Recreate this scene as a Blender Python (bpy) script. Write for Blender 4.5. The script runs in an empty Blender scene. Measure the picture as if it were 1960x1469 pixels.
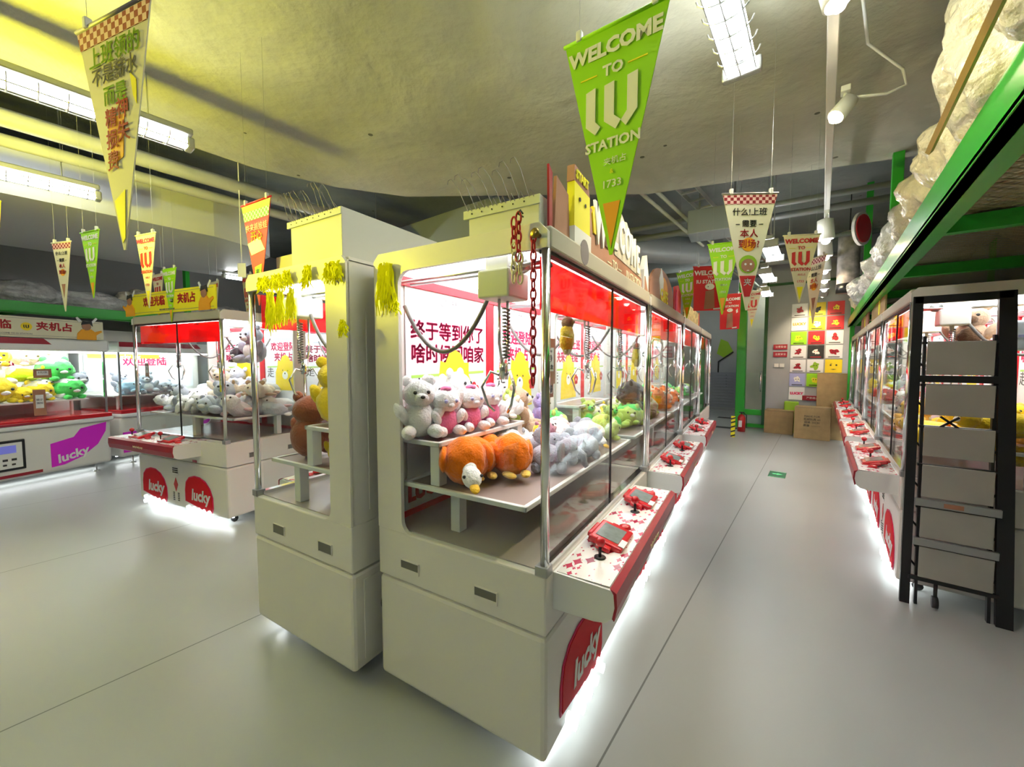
import bpy, bmesh, math, random
from math import sin, cos, pi, radians, sqrt
from mathutils import Vector, Matrix, Euler, noise
random.seed(7)
SC = bpy.context.scene
COL = SC.collection
# ---------------------------------------------------------------- camera, world, exposure
YAW, PITCH = radians(38.03), radians(3.213)
cam_d = bpy.data.cameras.new('camera'); cam = bpy.data.objects.new('camera', cam_d); COL.objects.link(cam)
cam_d.sensor_width = 36.0; cam_d.lens = 757.0 / 1960.0 * 36.0; cam_d.clip_start = .02
cam.location = (0.721, -1.110, 1.51)
cam.rotation_euler = (pi / 2 - PITCH, 0, YAW)
SC.camera = cam
W = bpy.data.worlds.new('world'); SC.world = W; W.use_nodes = True
W.node_tree.nodes['Background'].inputs[0].default_value = (.92, .97, 1, 1)
W.node_tree.nodes['Background'].inputs[1].default_value = .55
SC.view_settings.view_transform = 'Standard'; SC.view_settings.look = 'None'
SC.view_settings.exposure = 1.45; SC.view_settings.gamma = 1.0; SC.view_settings.use_curve_mapping = False
CY = SC.cycles
CY.max_bounces = 6; CY.diffuse_bounces = 3; CY.glossy_bounces = 2; CY.transmission_bounces = 4
CY.transparent_max_bounces = 22; CY.sample_clamp_indirect = 4.0; CY.sample_clamp_direct = 0
CY.caustics_reflective = False; CY.caustics_refractive = False; CY.adaptive_threshold = .1; CY.adaptive_min_samples = 16
TUBE_E, PANEL_E, GLOW_E, YELLOW_W = 11.0, 2.4, 5.0, 120.0

# ---------------------------------------------------------------- materials
MATS = {}
def mat(name, col=(.8, .8, .8), rough=.5, metal=0, emit=0, bump=0, bscale=40, vary=0, vscale=6, sheen=0, spec=.5, coat=0):
    if name in MATS: return MATS[name]
    m = bpy.data.materials.new(name); m.use_nodes = True; nt = m.node_tree; b = nt.nodes['Principled BSDF']
    b.inputs['Base Color'].default_value = (*col, 1); b.inputs['Roughness'].default_value = rough
    b.inputs['Metallic'].default_value = metal; b.inputs['Specular IOR Level'].default_value = spec
    if coat: b.inputs['Coat Weight'].default_value = coat; b.inputs['Coat Roughness'].default_value = .08
    if sheen: b.inputs['Sheen Weight'].default_value = sheen; b.inputs['Sheen Roughness'].default_value = .4
    if emit: b.inputs['Emission Color'].default_value = (*col, 1); b.inputs['Emission Strength'].default_value = emit
    if bump or vary: tc = nt.nodes.new('ShaderNodeTexCoord')
    if bump:
        n = nt.nodes.new('ShaderNodeTexNoise'); n.inputs['Scale'].default_value = bscale; n.inputs['Detail'].default_value = 5
        nt.links.new(tc.outputs['Object'], n.inputs['Vector'])
        bp = nt.nodes.new('ShaderNodeBump'); bp.inputs['Strength'].default_value = bump; bp.inputs['Distance'].default_value = .02
        nt.links.new(n.outputs['Fac'], bp.inputs['Height']); nt.links.new(bp.outputs['Normal'], b.inputs['Normal'])
    if vary:
        n = nt.nodes.new('ShaderNodeTexNoise'); n.inputs['Scale'].default_value = vscale; n.inputs['Detail'].default_value = 6
        nt.links.new(tc.outputs['Object'], n.inputs['Vector'])
        r = nt.nodes.new('ShaderNodeValToRGB')
        r.color_ramp.elements[0].position = .3; r.color_ramp.elements[1].position = .7
        r.color_ramp.elements[0].color = (*[c * (1 - vary) for c in col], 1)
        r.color_ramp.elements[1].color = (*[min(1, c * (1 + vary)) for c in col], 1)
        nt.links.new(n.outputs['Fac'], r.inputs['Fac']); nt.links.new(r.outputs['Color'], b.inputs['Base Color'])
    MATS[name] = m; return m

def glassmat(name, tint=(.97, .99, .985), refl=1.0, ior=1.35, rough=.02, body=0.0, bodycol=(1, 0, 0)):
    if name in MATS: return MATS[name]
    m = bpy.data.materials.new(name); m.use_nodes = True; nt = m.node_tree
    nt.nodes.remove(nt.nodes['Principled BSDF']); out = nt.nodes['Material Output']
    tr = nt.nodes.new('ShaderNodeBsdfTransparent'); tr.inputs[0].default_value = (*tint, 1)
    gl = nt.nodes.new('ShaderNodeBsdfGlossy'); gl.inputs['Roughness'].default_value = rough
    lw = nt.nodes.new('ShaderNodeLayerWeight'); lw.inputs['Blend'].default_value = .5
    pw = nt.nodes.new('ShaderNodeMath'); pw.operation = 'POWER'; pw.inputs[1].default_value = 4.5; nt.links.new(lw.outputs['Facing'], pw.inputs[0])
    fr = nt.nodes.new('ShaderNodeMath'); fr.operation = 'MULTIPLY_ADD'; fr.inputs[1].default_value = .55 * refl; fr.inputs[2].default_value = .022 * refl; nt.links.new(pw.outputs[0], fr.inputs[0])
    mx = nt.nodes.new('ShaderNodeMixShader')
    nt.links.new(fr.outputs[0], mx.inputs[0]); nt.links.new(gl.outputs[0], mx.inputs[2])
    src = tr.outputs[0]
    if body:
        df = nt.nodes.new('ShaderNodeBsdfTranslucent'); df.inputs[0].default_value = (*bodycol, 1)
        d2 = nt.nodes.new('ShaderNodeBsdfDiffuse'); d2.inputs[0].default_value = (*bodycol, 1)
        ad = nt.nodes.new('ShaderNodeMixShader'); ad.inputs[0].default_value = .5
        nt.links.new(df.outputs[0], ad.inputs[1]); nt.links.new(d2.outputs[0], ad.inputs[2])
        m2 = nt.nodes.new('ShaderNodeMixShader'); m2.inputs[0].default_value = body
        nt.links.new(src, m2.inputs[1]); nt.links.new(ad.outputs[0], m2.inputs[2]); src = m2.outputs[0]
    nt.links.new(src, mx.inputs[1]); nt.links.new(mx.outputs[0], out.inputs[0])
    MATS[name] = m; return m

M = dict(
 white=mat('white_lacquer', (.80, .775, .73), .32, spec=.4), white2=mat('white_plastic', (.85, .85, .84), .35),
 grey=mat('grey_metal', (.42, .43, .43), .35, .6), chrome=mat('chrome', (.78, .79, .8), .12, 1), steel=mat('steel', (.55, .56, .57), .28, .9),
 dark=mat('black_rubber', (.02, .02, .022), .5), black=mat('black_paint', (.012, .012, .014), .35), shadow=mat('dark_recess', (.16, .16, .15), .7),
 red=mat('red_plastic', (.62, .012, .02), .22, coat=.4), dred=mat('dark_red_trim', (.36, .012, .03), .3), crimson=mat('crimson_panel', (.72, .01, .03), .45),
 brown=mat('brown_bed', (.36, .27, .25), .35), bed=mat('prize_bed', (.50, .44, .42), .22, vary=.06, vscale=5),
 glass=glassmat('clear_glass'), redglass=glassmat('red_tinted_film', (1, .06, .08), ior=1.2, body=.45, bodycol=(.95, .02, .03)),
 panel=mat('led_panel', (1, 1, 1), .5, emit=PANEL_E), glow=mat('led_strip', (.93, .98, 1), .5, emit=GLOW_E), bulb=mat('lit_disc', (.85, .95, .97), .4, emit=.8),
 led=mat('lit_lens', (1, 1, .97), .5, emit=2.5), tube=mat('lit_tube', (.97, 1, .98), .5, emit=TUBE_E), warm=mat('lit_warm_bulb', (1, .86, .55), .5, emit=40),
 screen=mat('lcd_screen', (.20, .23, .22), .2, vary=.2, vscale=30), blue=mat('blue_lcd', (.12, .13, .45), .3, emit=.25),
 magenta=mat('magenta_graphic', (.80, .02, .72), .35), pink=mat('pink_print', (.76, .01, .12), .5), paper=mat('poster_paper', (.84, .86, .90), .5),
 ink=mat('black_ink', (.03, .03, .03), .6), yellow=mat('yellow_print', (.95, .72, .02), .5), lgreen=mat('green_print', (.42, .75, .12), .5), lav=mat('lavender_print', (.42, .45, .78), .5),
 pgreen=mat('pennant_green', (.36, .78, .01), .55), cream=mat('pennant_cream', (.78, .73, .52), .6), pred=mat('pennant_red', (.72, .02, .03), .5), pyel=mat('pennant_yellow', (.95, .85, .02), .5),
 orange=mat('orange_print', (.95, .42, .02), .5), wtext=mat('white_print', (.88, .88, .84), .5), redtext=mat('red_print', (.62, .03, .04), .5), gtext=mat('olive_green_print', (.30, .55, .03), .5), greytext=mat('grey_print', (.22, .20, .22), .5),
 mezz=mat('green_steel_paint', (.035, .46, .04), .32), mezzdk=mat('dark_green_paint', (.01, .10, .03), .45),
 cardboard=mat('cardboard', (.42, .29, .13), .8, vary=.1, vscale=9), kraft=mat('kraft_board', (.42, .20, .12), .6, vary=.12, vscale=5),
 bag=mat('cloudy_plastic_bag', (.86, .79, .58), .22, bump=1.0, bscale=30, vary=.15, vscale=14, coat=.3), bagw=mat('clear_plastic_bag', (.66, .66, .64), .22, bump=1.0, bscale=32, vary=.25, vscale=9),
 pipe=mat('painted_pipe', (.44, .45, .38), .6, vary=.1), duct=mat('galvanised_duct', (.30, .33, .33), .45, .3), yelltape=mat('yellow_tinsel', (1, .97, .0), .6, spec=.2),
 boxyel=mat('roof_box_paint', (.66, .66, .60), .5), perf=mat('perforated_strip', (.62, .64, .52), .5), cable=mat('grey_hose', (.16, .15, .14), .45), cable2=mat('white_cable', (.7, .7, .7), .4),
 extred=mat('extinguisher_red', (.55, .02, .02), .3), label=mat('label_white', (.84, .84, .82), .5), creamchain=mat('cream_plastic', (.75, .70, .45), .4), redchain=mat('red_chain_plastic', (.50, .01, .02), .3),
 wood=mat('wooden_strip', (.55, .36, .10), .6), wallgrey=mat('wall_print_grey', (.30, .32, .38), .6), cyan=mat('pale_green_light', (.2, .8, .35), .5))

def squiggle_mat():
    m = bpy.data.materials.new('red_squiggle_overlay'); m.use_nodes = True; nt = m.node_tree; b = nt.nodes['Principled BSDF']
    tc = nt.nodes.new('ShaderNodeTexCoord'); mp = nt.nodes.new('ShaderNodeMapping'); mp.inputs['Scale'].default_value = (20, 32, 20)
    nt.links.new(tc.outputs['Object'], mp.inputs[0])
    v = nt.nodes.new('ShaderNodeTexVoronoi'); v.inputs['Scale'].default_value = 1; v.distance = 'MINKOWSKI'; v.inputs['Exponent'].default_value = .7
    nt.links.new(mp.outputs[0], v.inputs['Vector'])
    lt = nt.nodes.new('ShaderNodeMath'); lt.operation = 'LESS_THAN'; lt.inputs[1].default_value = .74
    nt.links.new(v.outputs['Distance'], lt.inputs[0])
    gt = nt.nodes.new('ShaderNodeSeparateColor'); nt.links.new(v.outputs['Color'], gt.inputs[0])
    mr = nt.nodes.new('ShaderNodeMixRGB'); mr.inputs[1].default_value = (.35, .01, .05, 1); mr.inputs[2].default_value = (.7, .05, .12, 1)
    nt.links.new(gt.outputs[0], mr.inputs[0])
    mx = nt.nodes.new('ShaderNodeMixRGB'); mx.inputs[1].default_value = (.8, .77, .74, 1)
    nt.links.new(lt.outputs[0], mx.inputs[0]); nt.links.new(mr.outputs[0], mx.inputs[2]); nt.links.new(mx.outputs[0], b.inputs['Base Color'])
    b.inputs['Roughness'].default_value = .22; MATS['sq'] = m; return m
M['squiggle'] = squiggle_mat(); M['badge'] = mat('badge_red', (.72, .008, .02), .6, spec=.2); M['cornice_shade'] = mat('shaded_cornice', (.50, .47, .38), .5)  # cornice colour carries the shade of its down-slanted face
for k_ in ('bulb', 'blue', 'warm'): M[k_].cycles.emission_sampling = 'NONE'

def checker_mat(name, c1, c2, s):
    m = bpy.data.materials.new(name); m.use_nodes = True; nt = m.node_tree; b = nt.nodes['Principled BSDF']
    tc = nt.nodes.new('ShaderNodeTexCoord'); ck = nt.nodes.new('ShaderNodeTexChecker'); ck.inputs['Scale'].default_value = s
    mp = nt.nodes.new('ShaderNodeMapping'); mp.inputs['Location'].default_value = (.003, .5, .003)
    nt.links.new(tc.outputs['Object'], mp.inputs[0]); nt.links.new(mp.outputs[0], ck.inputs['Vector'])
    ck.inputs[1].default_value = (*c1, 1); ck.inputs[2].default_value = (*c2, 1)
    nt.links.new(ck.outputs[0], b.inputs['Base Color']); b.inputs['Roughness'].default_value = .5; return m
M['check'] = checker_mat('red_checker', (.30, .01, .02), (.85, .55, .50), 62)
M['gcheck'] = checker_mat('green_checker', (.15, .40, .03), (.75, .75, .65), 62)
M['wirenet'] = None
def net_mat():      # welded wire mesh: see-through between wires
    m = bpy.data.materials.new('welded_wire_mesh'); m.use_nodes = True; nt = m.node_tree; b = nt.nodes['Principled BSDF']; out = nt.nodes['Material Output']
    b.inputs['Base Color'].default_value = (.42, .36, .18, 1)
    tc = nt.nodes.new('ShaderNodeTexCoord'); sp = nt.nodes.new('ShaderNodeSeparateXYZ'); nt.links.new(tc.outputs['Object'], sp.inputs[0])
    ad = nt.nodes.new('ShaderNodeMath'); ad.operation = 'ADD'; sb = nt.nodes.new('ShaderNodeMath'); sb.operation = 'SUBTRACT'
    for n in (ad, sb): nt.links.new(sp.outputs[0], n.inputs[0]); nt.links.new(sp.outputs[1], n.inputs[1])
    ws = []
    for n in (ad, sb):
        s = nt.nodes.new('ShaderNodeMath'); s.operation = 'MULTIPLY'; s.inputs[1].default_value = 17; nt.links.new(n.outputs[0], s.inputs[0])
        f = nt.nodes.new('ShaderNodeMath'); f.operation = 'FRACT'; nt.links.new(s.outputs[0], f.inputs[0])
        l = nt.nodes.new('ShaderNodeMath'); l.operation = 'LESS_THAN'; l.inputs[1].default_value = .22; nt.links.new(f.outputs[0], l.inputs[0]); ws.append(l)
    mxm = nt.nodes.new('ShaderNodeMath'); mxm.operation = 'MAXIMUM'; nt.links.new(ws[0].outputs[0], mxm.inputs[0]); nt.links.new(ws[1].outputs[0], mxm.inputs[1])
    tr = nt.nodes.new('ShaderNodeBsdfTransparent'); mx = nt.nodes.new('ShaderNodeMixShader')
    nt.links.new(mxm.outputs[0], mx.inputs[0]); nt.links.new(tr.outputs[0], mx.inputs[1]); nt.links.new(b.outputs[0], mx.inputs[2]); nt.links.new(mx.outputs[0], out.inputs[0])
    return m
M['wirenet'] = net_mat()

def floor_mat():
    m = bpy.data.materials.new('epoxy_floor'); m.use_nodes = True; nt = m.node_tree; b = nt.nodes['Principled BSDF']
    tc = nt.nodes.new('ShaderNodeTexCoord'); sp = nt.nodes.new('ShaderNodeSeparateXYZ'); nt.links.new(tc.outputs['Object'], sp.inputs[0])
    a = nt.nodes.new('ShaderNodeMath'); a.operation = 'ADD'; a.inputs[1].default_value = 1.98 * 5 - .114 + .004; nt.links.new(sp.outputs[0], a.inputs[0])
    mo = nt.nodes.new('ShaderNodeMath'); mo.operation = 'MODULO'; mo.inputs[1].default_value = 1.98; nt.links.new(a.outputs[0], mo.inputs[0])
    lt = nt.nodes.new('ShaderNodeMath'); lt.operation = 'LESS_THAN'; lt.inputs[1].default_value = .008; nt.links.new(mo.outputs[0], lt.inputs[0])
    n = nt.nodes.new('ShaderNodeTexNoise'); n.inputs['Scale'].default_value = .8; n.inputs['Detail'].default_value = 2; nt.links.new(tc.outputs['Object'], n.inputs['Vector'])
    r = nt.nodes.new('ShaderNodeValToRGB'); r.color_ramp.elements[0].position = .2; r.color_ramp.elements[1].position = .8
    r.color_ramp.elements[0].color = (.39, .41, .40, 1); r.color_ramp.elements[1].color = (.45, .47, .46, 1); nt.links.new(n.outputs['Fac'], r.inputs[0])
    mx = nt.nodes.new('ShaderNodeMixRGB'); mx.inputs[2].default_value = (.16, .17, .16, 1); nt.links.new(lt.outputs[0], mx.inputs[0]); nt.links.new(r.outputs[0], mx.inputs[1])
    nt.links.new(mx.outputs[0], b.inputs['Base Color'])
    rr = nt.nodes.new('ShaderNodeMapRange'); rr.inputs[3].default_value = .285; rr.inputs[4].default_value = .36; nt.links.new(n.outputs['Fac'], rr.inputs[0]); nt.links.new(rr.outputs[0], b.inputs['Roughness'])
    bp = nt.nodes.new('ShaderNodeBump'); bp.inputs['Strength'].default_value = .025; n2 = nt.nodes.new('ShaderNodeTexNoise'); n2.inputs['Scale'].default_value = 3.5
    nt.links.new(tc.outputs['Object'], n2.inputs['Vector']); nt.links.new(n2.outputs['Fac'], bp.inputs['Height']); nt.links.new(bp.outputs[0], b.inputs['Normal'])
    b.inputs['Specular IOR Level'].default_value = .55
    return m

def ceiling_mat(name, c0, c1):
    m = bpy.data.materials.new(name); m.use_nodes = True; nt = m.node_tree; b = nt.nodes['Principled BSDF']
    tc = nt.nodes.new('ShaderNodeTexCoord')
    n = nt.nodes.new('ShaderNodeTexNoise'); n.inputs['Scale'].default_value = .9; n.inputs['Detail'].default_value = 9; n.inputs['Distortion'].default_value = .6
    n2 = nt.nodes.new('ShaderNodeTexNoise'); n2.inputs['Scale'].default_value = 7; n2.inputs['Detail'].default_value = 8
    v = nt.nodes.new('ShaderNodeTexVoronoi'); v.inputs['Scale'].default_value = 2.3; v.inputs['Randomness'].default_value = 1
    for q in (n, n2, v): nt.links.new(tc.outputs['Object'], q.inputs['Vector'])
    r = nt.nodes.new('ShaderNodeValToRGB'); r.color_ramp.elements[0].position = .3; r.color_ramp.elements[1].position = .72
    r.color_ramp.elements[0].color = (*c0, 1); r.color_ramp.elements[1].color = (*c1, 1); nt.links.new(n.outputs['Fac'], r.inputs[0])
    lt = nt.nodes.new('ShaderNodeMath'); lt.operation = 'LESS_THAN'; lt.inputs[1].default_value = .045; nt.links.new(v.outputs['Distance'], lt.inputs[0])
    mx = nt.nodes.new('ShaderNodeMixRGB'); mx.inputs[2].default_value = (.10, .10, .07, 1); nt.links.new(lt.outputs[0], mx.inputs[0]); nt.links.new(r.outputs[0], mx.inputs[1])
    nt.links.new(mx.outputs[0], b.inputs['Base Color']); b.inputs['Roughness'].default_value = .75
    bp = nt.nodes.new('ShaderNodeBump'); bp.inputs['Strength'].default_value = .7; bp.inputs['Distance'].default_value = .09
    ad = nt.nodes.new('ShaderNodeMath'); ad.operation = 'ADD'; nt.links.new(n.outputs['Fac'], ad.inputs[0])
    ml = nt.nodes.new('ShaderNodeMath'); ml.operation = 'MULTIPLY'; ml.inputs[1].default_value = .25; nt.links.new(n2.outputs['Fac'], ml.inputs[0]); nt.links.new(ml.outputs[0], ad.inputs[1])
    nt.links.new(ad.outputs[0], bp.inputs['Height']); nt.links.new(bp.outputs[0], b.inputs['Normal'])
    return m
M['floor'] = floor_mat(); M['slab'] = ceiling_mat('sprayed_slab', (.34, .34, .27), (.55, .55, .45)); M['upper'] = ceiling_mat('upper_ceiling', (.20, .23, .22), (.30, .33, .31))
M['wall'] = mat('painted_wall', (.40, .42, .45), .6, vary=.05, vscale=2); M['wallside'] = mat('painted_side_wall', (.35, .36, .36), .7)

def fur(col, name=None):
    key = 'plush_%02d_%02d_%02d' % tuple(int(c * 99) for c in col)
    return mat(key, col, .85, bump=.45, bscale=90, sheen=.5, spec=.1, vary=.10, vscale=18)

# ---------------------------------------------------------------- mesh builder
class MB:
    def __init__(s): s.bm = bmesh.new()
    def box(s, x0, y0, z0, x1, y1, z1, bev=0, Mx=None, seg=2):
        r = bmesh.ops.create_cube(s.bm, size=1); vs = r['verts']
        bmesh.ops.scale(s.bm, vec=(x1 - x0, y1 - y0, z1 - z0), verts=vs)
        bmesh.ops.translate(s.bm, vec=((x0 + x1) / 2, (y0 + y1) / 2, (z0 + z1) / 2), verts=vs)
        if bev:
            es = list({e for v in vs for e in v.link_edges})
            rb = bmesh.ops.bevel(s.bm, geom=es, offset=bev, segments=seg, affect='EDGES', profile=.5); vs = list({v for f in rb['faces'] for v in f.verts} | {v for v in vs if v.is_valid})
        if Mx is not None: bmesh.ops.transform(s.bm, matrix=Mx, verts=vs)
        return s
    def ell(s, c, r, sub=2, rot=None, jit=0, seed=0):
        q = bmesh.ops.create_icosphere(s.bm, subdivisions=sub, radius=1); vs = q['verts']
        for v in vs:
            k = 1 + jit * noise.noise(v.co * 2.3 + Vector((seed, seed * .7, 0))) + jit * .4 * noise.noise(v.co * 7 + Vector((seed, 3, 1)))
            v.co = Vector((v.co.x * r[0] * k, v.co.y * r[1] * k, v.co.z * r[2] * k))
        if rot: bmesh.ops.rotate(s.bm, matrix=Euler(rot).to_matrix(), verts=vs, cent=(0, 0, 0))
        bmesh.ops.translate(s.bm, vec=c, verts=vs); return s
    def tube(s, pts, r, n=8, closed=False, cap=True):
        pts = [Vector(p) for p in pts]; N = len(pts); rings = []; up = Vector((0, 0, 1)); prev = None
        for i, p in enumerate(pts):
            if closed: d = pts[(i + 1) % N] - pts[i - 1]
            else: d = pts[min(i + 1, N - 1)] - pts[max(i - 1, 0)]
            d.normalize()
            if prev is None: a = d.cross(up if abs(d.z) < .9 else Vector((1, 0, 0)))
            else: a = prev - d * prev.dot(d)
            a.normalize(); prev = a; b = d.cross(a); rr = r[i] if isinstance(r, (list, tuple)) else r
            rings.append([s.bm.verts.new(p + a * rr * cos(2 * pi * k / n) + b * rr * sin(2 * pi * k / n)) for k in range(n)])
        for i in range(N if closed else N - 1):
            A, B = rings[i], rings[(i + 1) % N]
            for k in range(n): s.bm.faces.new((A[k], A[(k + 1) % n], B[(k + 1) % n], B[k]))
        if cap and not closed: s.bm.faces.new(rings[0][::-1]); s.bm.faces.new(rings[-1])
        return s
    def prism(s, poly, t, Mx=None):          # poly in local XY, thickness t along +Z
        a = [s.bm.verts.new((x, y, 0)) for x, y in poly]; b = [s.bm.verts.new((x, y, t)) for x, y in poly]; n = len(poly)
        s.bm.faces.new(a[::-1]); s.bm.faces.new(b)
        for i in range(n): s.bm.faces.new((a[i], a[(i + 1) % n], b[(i + 1) % n], b[i]))
        if Mx is not None: bmesh.ops.transform(s.bm, matrix=Mx, verts=a + b)
        return s
    def mesh(s, name, m, smooth=False):
        bmesh.ops.recalc_face_normals(s.bm, faces=s.bm.faces[:])
        me = bpy.data.meshes.new(name); s.bm.to_mesh(me); s.bm.free()
        me.materials.append(m if not isinstance(m, str) else M[m])
        if smooth: me.polygons.foreach_set('use_smooth', [True] * len(me.polygons))
        return me

CACHE = {}
def cached(key, fn):
    if key not in CACHE: CACHE[key] = fn()
    return CACHE[key]
def link(name, me, parent=None, mtx=None, **props):
    o = bpy.data.objects.new(name, me); COL.objects.link(o)
    if parent is not None: o.parent = parent
    if mtx is not None: o.matrix_local = mtx
    for k, v in props.items(): o[k] = v
    return o
def thing(name, label, cat, loc=(0, 0, 0), rotz=0, group=None, me=None, rot=None, sc=None):
    o = bpy.data.objects.new(name, me); COL.objects.link(o)
    o.location = loc; o.rotation_euler = rot if rot else (0, 0, rotz)
    if sc: o.scale = (sc, sc, sc) if not hasattr(sc, '__len__') else sc
    o['label'] = label; o['category'] = cat
    if group: o['group'] = group
    return o
def struct(name, me, loc=(0, 0, 0), rotz=0):
    o = bpy.data.objects.new(name, me); COL.objects.link(o); o.location = loc; o.rotation_euler = (0, 0, rotz); o['kind'] = 'structure'; return o
def frame(o, x, y):                           # 4x4 placing local XY on plane spanned by x,y at o
    x = Vector(x).normalized(); y = Vector(y); y = (y - x * y.dot(x)).normalized(); z = x.cross(y); o = Vector(o)
    return Matrix(((x.x, y.x, z.x, o.x), (x.y, y.y, z.y, o.y), (x.z, y.z, z.z, o.z), (0, 0, 0, 1)))
def copy_tree(o, parent=None):
    c = o.copy(); COL.objects.link(c)
    if parent is not None: c.parent = parent
    for ch in list(o.children): copy_tree(ch, c)
    return c

def text_mesh(body, size, m, bold=.0, ext=.0012, align='CENTER', sx=1.0, shear=0):
    cjk = any(ord(c) > 0x2e80 for c in body); fat = bold * size * .6
    if cjk: bold = 0
    key = ('T', body, size, m, bold, fat if cjk else 0, ext, align, sx, shear)
    def fn():
        cu = bpy.data.curves.new('lettering', 'FONT'); cu.body = body; cu.size = size; cu.extrude = ext; cu.offset = bold * size
        cu.align_x = align; cu.align_y = 'CENTER'; cu.resolution_u = 2; cu.space_character = 1.0; cu.shear = shear; cu.space_line = 1.05
        o = bpy.data.objects.new('tmp', cu); COL.objects.link(o)
        dg = bpy.context.evaluated_depsgraph_get(); me = bpy.data.meshes.new_from_object(o.evaluated_get(dg))
        bpy.data.objects.remove(o); bpy.data.curves.remove(cu); me.name = 'lettering'
        if cjk and fat > 0:      # heavier strokes: the same outline laid down again a hair to each side
            b = bmesh.new()
            for dx, dy in ((-fat, 0), (fat, 0), (0, -fat), (0, fat)):
                k0 = len(b.verts); b.from_mesh(me); b.verts.ensure_lookup_table(); bmesh.ops.translate(b, vec=(dx, dy, 0), verts=b.verts[k0:])
            b.to_mesh(me); b.free()
        me.materials.clear(); me.materials.append(M[m])
        if sx != 1: me.transform(Matrix.Diagonal((sx, 1, 1, 1)))
        return me
    return cached(key, fn)
def put_text(body, size, m, parent, o, x=(1, 0, 0), y=(0, 0, 1), **k):
    return link('lettering', text_mesh(body, size, m, **k), parent, frame(o, x, y))
def rrect(w, h, r, n=5, x0=0, y0=0):
    pts = []
    for cx, cy, a0 in ((w - r, h - r, 0), (r, h - r, 90), (r, r, 180), (w - r, r, 270)):
        for k in range(n + 1):
            a = radians(a0 + 90 * k / n); pts.append((x0 + cx + r * cos(a), y0 + cy + r * sin(a)))
    return pts
def circle(cx, cy, r, n=20, ry=None): return [(cx + r * cos(2 * pi * k / n), cy + (ry or r) * sin(2 * pi * k / n)) for k in range(n)]
# ---------------------------------------------------------------- the setting
R7 = radians(6.963); WL = radians(111)
def bxm(name, m, *a, **k): return MB().box(*a, **k).mesh(name, m)
struct('floor', bxm('floor', 'floor', -15, -5, -.05, 3.6, 13, 0))
slab_poly = [(-3.3, -5), (-3.25, .3), (-3.05, .95), (-2.7, 1.5), (-.72, 2.97), (.4, 3.3), (1.25, 3.58), (3.6, 4.0), (3.6, -5)]
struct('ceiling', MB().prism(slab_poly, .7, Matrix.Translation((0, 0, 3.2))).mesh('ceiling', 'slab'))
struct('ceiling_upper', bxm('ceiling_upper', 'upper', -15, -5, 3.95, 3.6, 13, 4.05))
struct('wall_right', bxm('wall_right', 'wallside', 3.1, -5, 0, 3.25, 13, 3.95))
struct('wall_back', bxm('wall_back', 'wall', -.24, 9.25, 0, 3.1, 9.4, 3.95))
struct('wall_far', bxm('wall_far', 'wall', -15, 12.5, 0, 3.1, 12.65, 3.95))
struct('wall_front', bxm('wall_front', 'wallside', -15, -5, 0, 3.6, -4.85, 3.95))
struct('wall_left', bxm('wall_left', 'wallside', -6, 0, 0, 18, .15, 3.95), (-8.25, -.6, 0), WL)
struct('trim_wall_top', bxm('trim_wall_top', 'mezzdk', -.24, 9.22, 3.14, 3.1, 9.25, 3.19))
# glazed partition beside the poster wall
struct('window_1', bxm('window_frame', 'mezz', -.82, 9.2, 0, -.64, 9.38, 3.3, bev=.01))
o = bpy.data.objects['window_1']
link('sill_rail', bxm('sill_rail', 'mezz', -.64, 9.23, .30, -.24, 9.35, .42), o)
link('bottom_rail', bxm('bottom_rail', 'mezz', -.64, 9.23, .02, -.24, 9.35, .10), o)
link('lower_panel', bxm('lower_panel', mat('mint_panel', (.30, .42, .38), .5), -.64, 9.26, .10, -.24, 9.32, .30), o)
link('side_stile', bxm('side_stile', 'mezzdk', -.30, 9.2, .1, -.24, 9.38, 3.3), o)
link('pane', bxm('pane', 'glass', -.64, 9.28, .42, -.30, 9.29, 3.3), o)
link('door_handle', MB().tube([(-.33, 9.16, .85), (-.33, 9.12, .88), (-.33, 9.12, 1.25), (-.33, 9.16, 1.28)], .015).mesh('door_handle', 'chrome', True), o)
struct('trim_corridor', bxm('trim_corridor', mat('corridor_panel', (.82, .78, .62), .6), -1.02, 10.6, 0, .6, 10.65, 3.2))
# ---- left-hand upper storage shelf and right-hand one (green steel)
def beam(name, m, p0, p1, w, h):
    p0, p1 = Vector(p0), Vector(p1); d = p1 - p0; L = d.length; return MB().box(0, -w / 2, -h / 2, L, w / 2, h / 2)
def build_mezz(label, x0, x1, y0, y1, z, posts, mtx, crossys, wallside):
    t = thing('storage_mezzanine', label, 'storage shelf'); t.matrix_world = mtx
    link('edge_beam', MB().box(x0, y0, z, x0 + .05, y1, z + .15, bev=.004).box(x0, y0, z, x0 + .11, y1, z + .02).mesh('edge_beam', 'mezz'), t)
    link('rear_beam', MB().box(x1 - .05, y0, z, x1, y1, z + .15).mesh('rear_beam', 'mezzdk'), t)
    for y in crossys: link('cross_beam', bxm('cross_beam', 'mezz', x0 + .05, y, z + .01, x1 - .05, y + .06, z + .09), t)
    link('wire_deck', bxm('wire_deck', 'wirenet', x0 + .05, y0, z + .10, x1 - .05, y1, z + .104), t)
    for x, y, za, zb in posts: link('post', bxm('post', 'mezz', x, y, za, x + .07, y + .07, zb, bev=.004), t)
    return t
mzR = build_mezz('green steel overhead shelf with a wire mesh deck above the row beside the ladder', 1.1, 2.95, -2.5, 9.15, 2.18,
    [(1.12, 3.4, 2.33, 3.9), (1.12, 6.1, 2.33, 3.9), (1.12, 8.8, 0, 3.9), (2.85, 0, 0, 3.9), (2.85, 4.5, 0, 3.9), (2.85, 9.0, 0, 3.9)], Matrix(), [-1.2, .55, 2.0, 3.4, 4.8, 6.2, 7.6, 9.0], 1)
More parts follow.
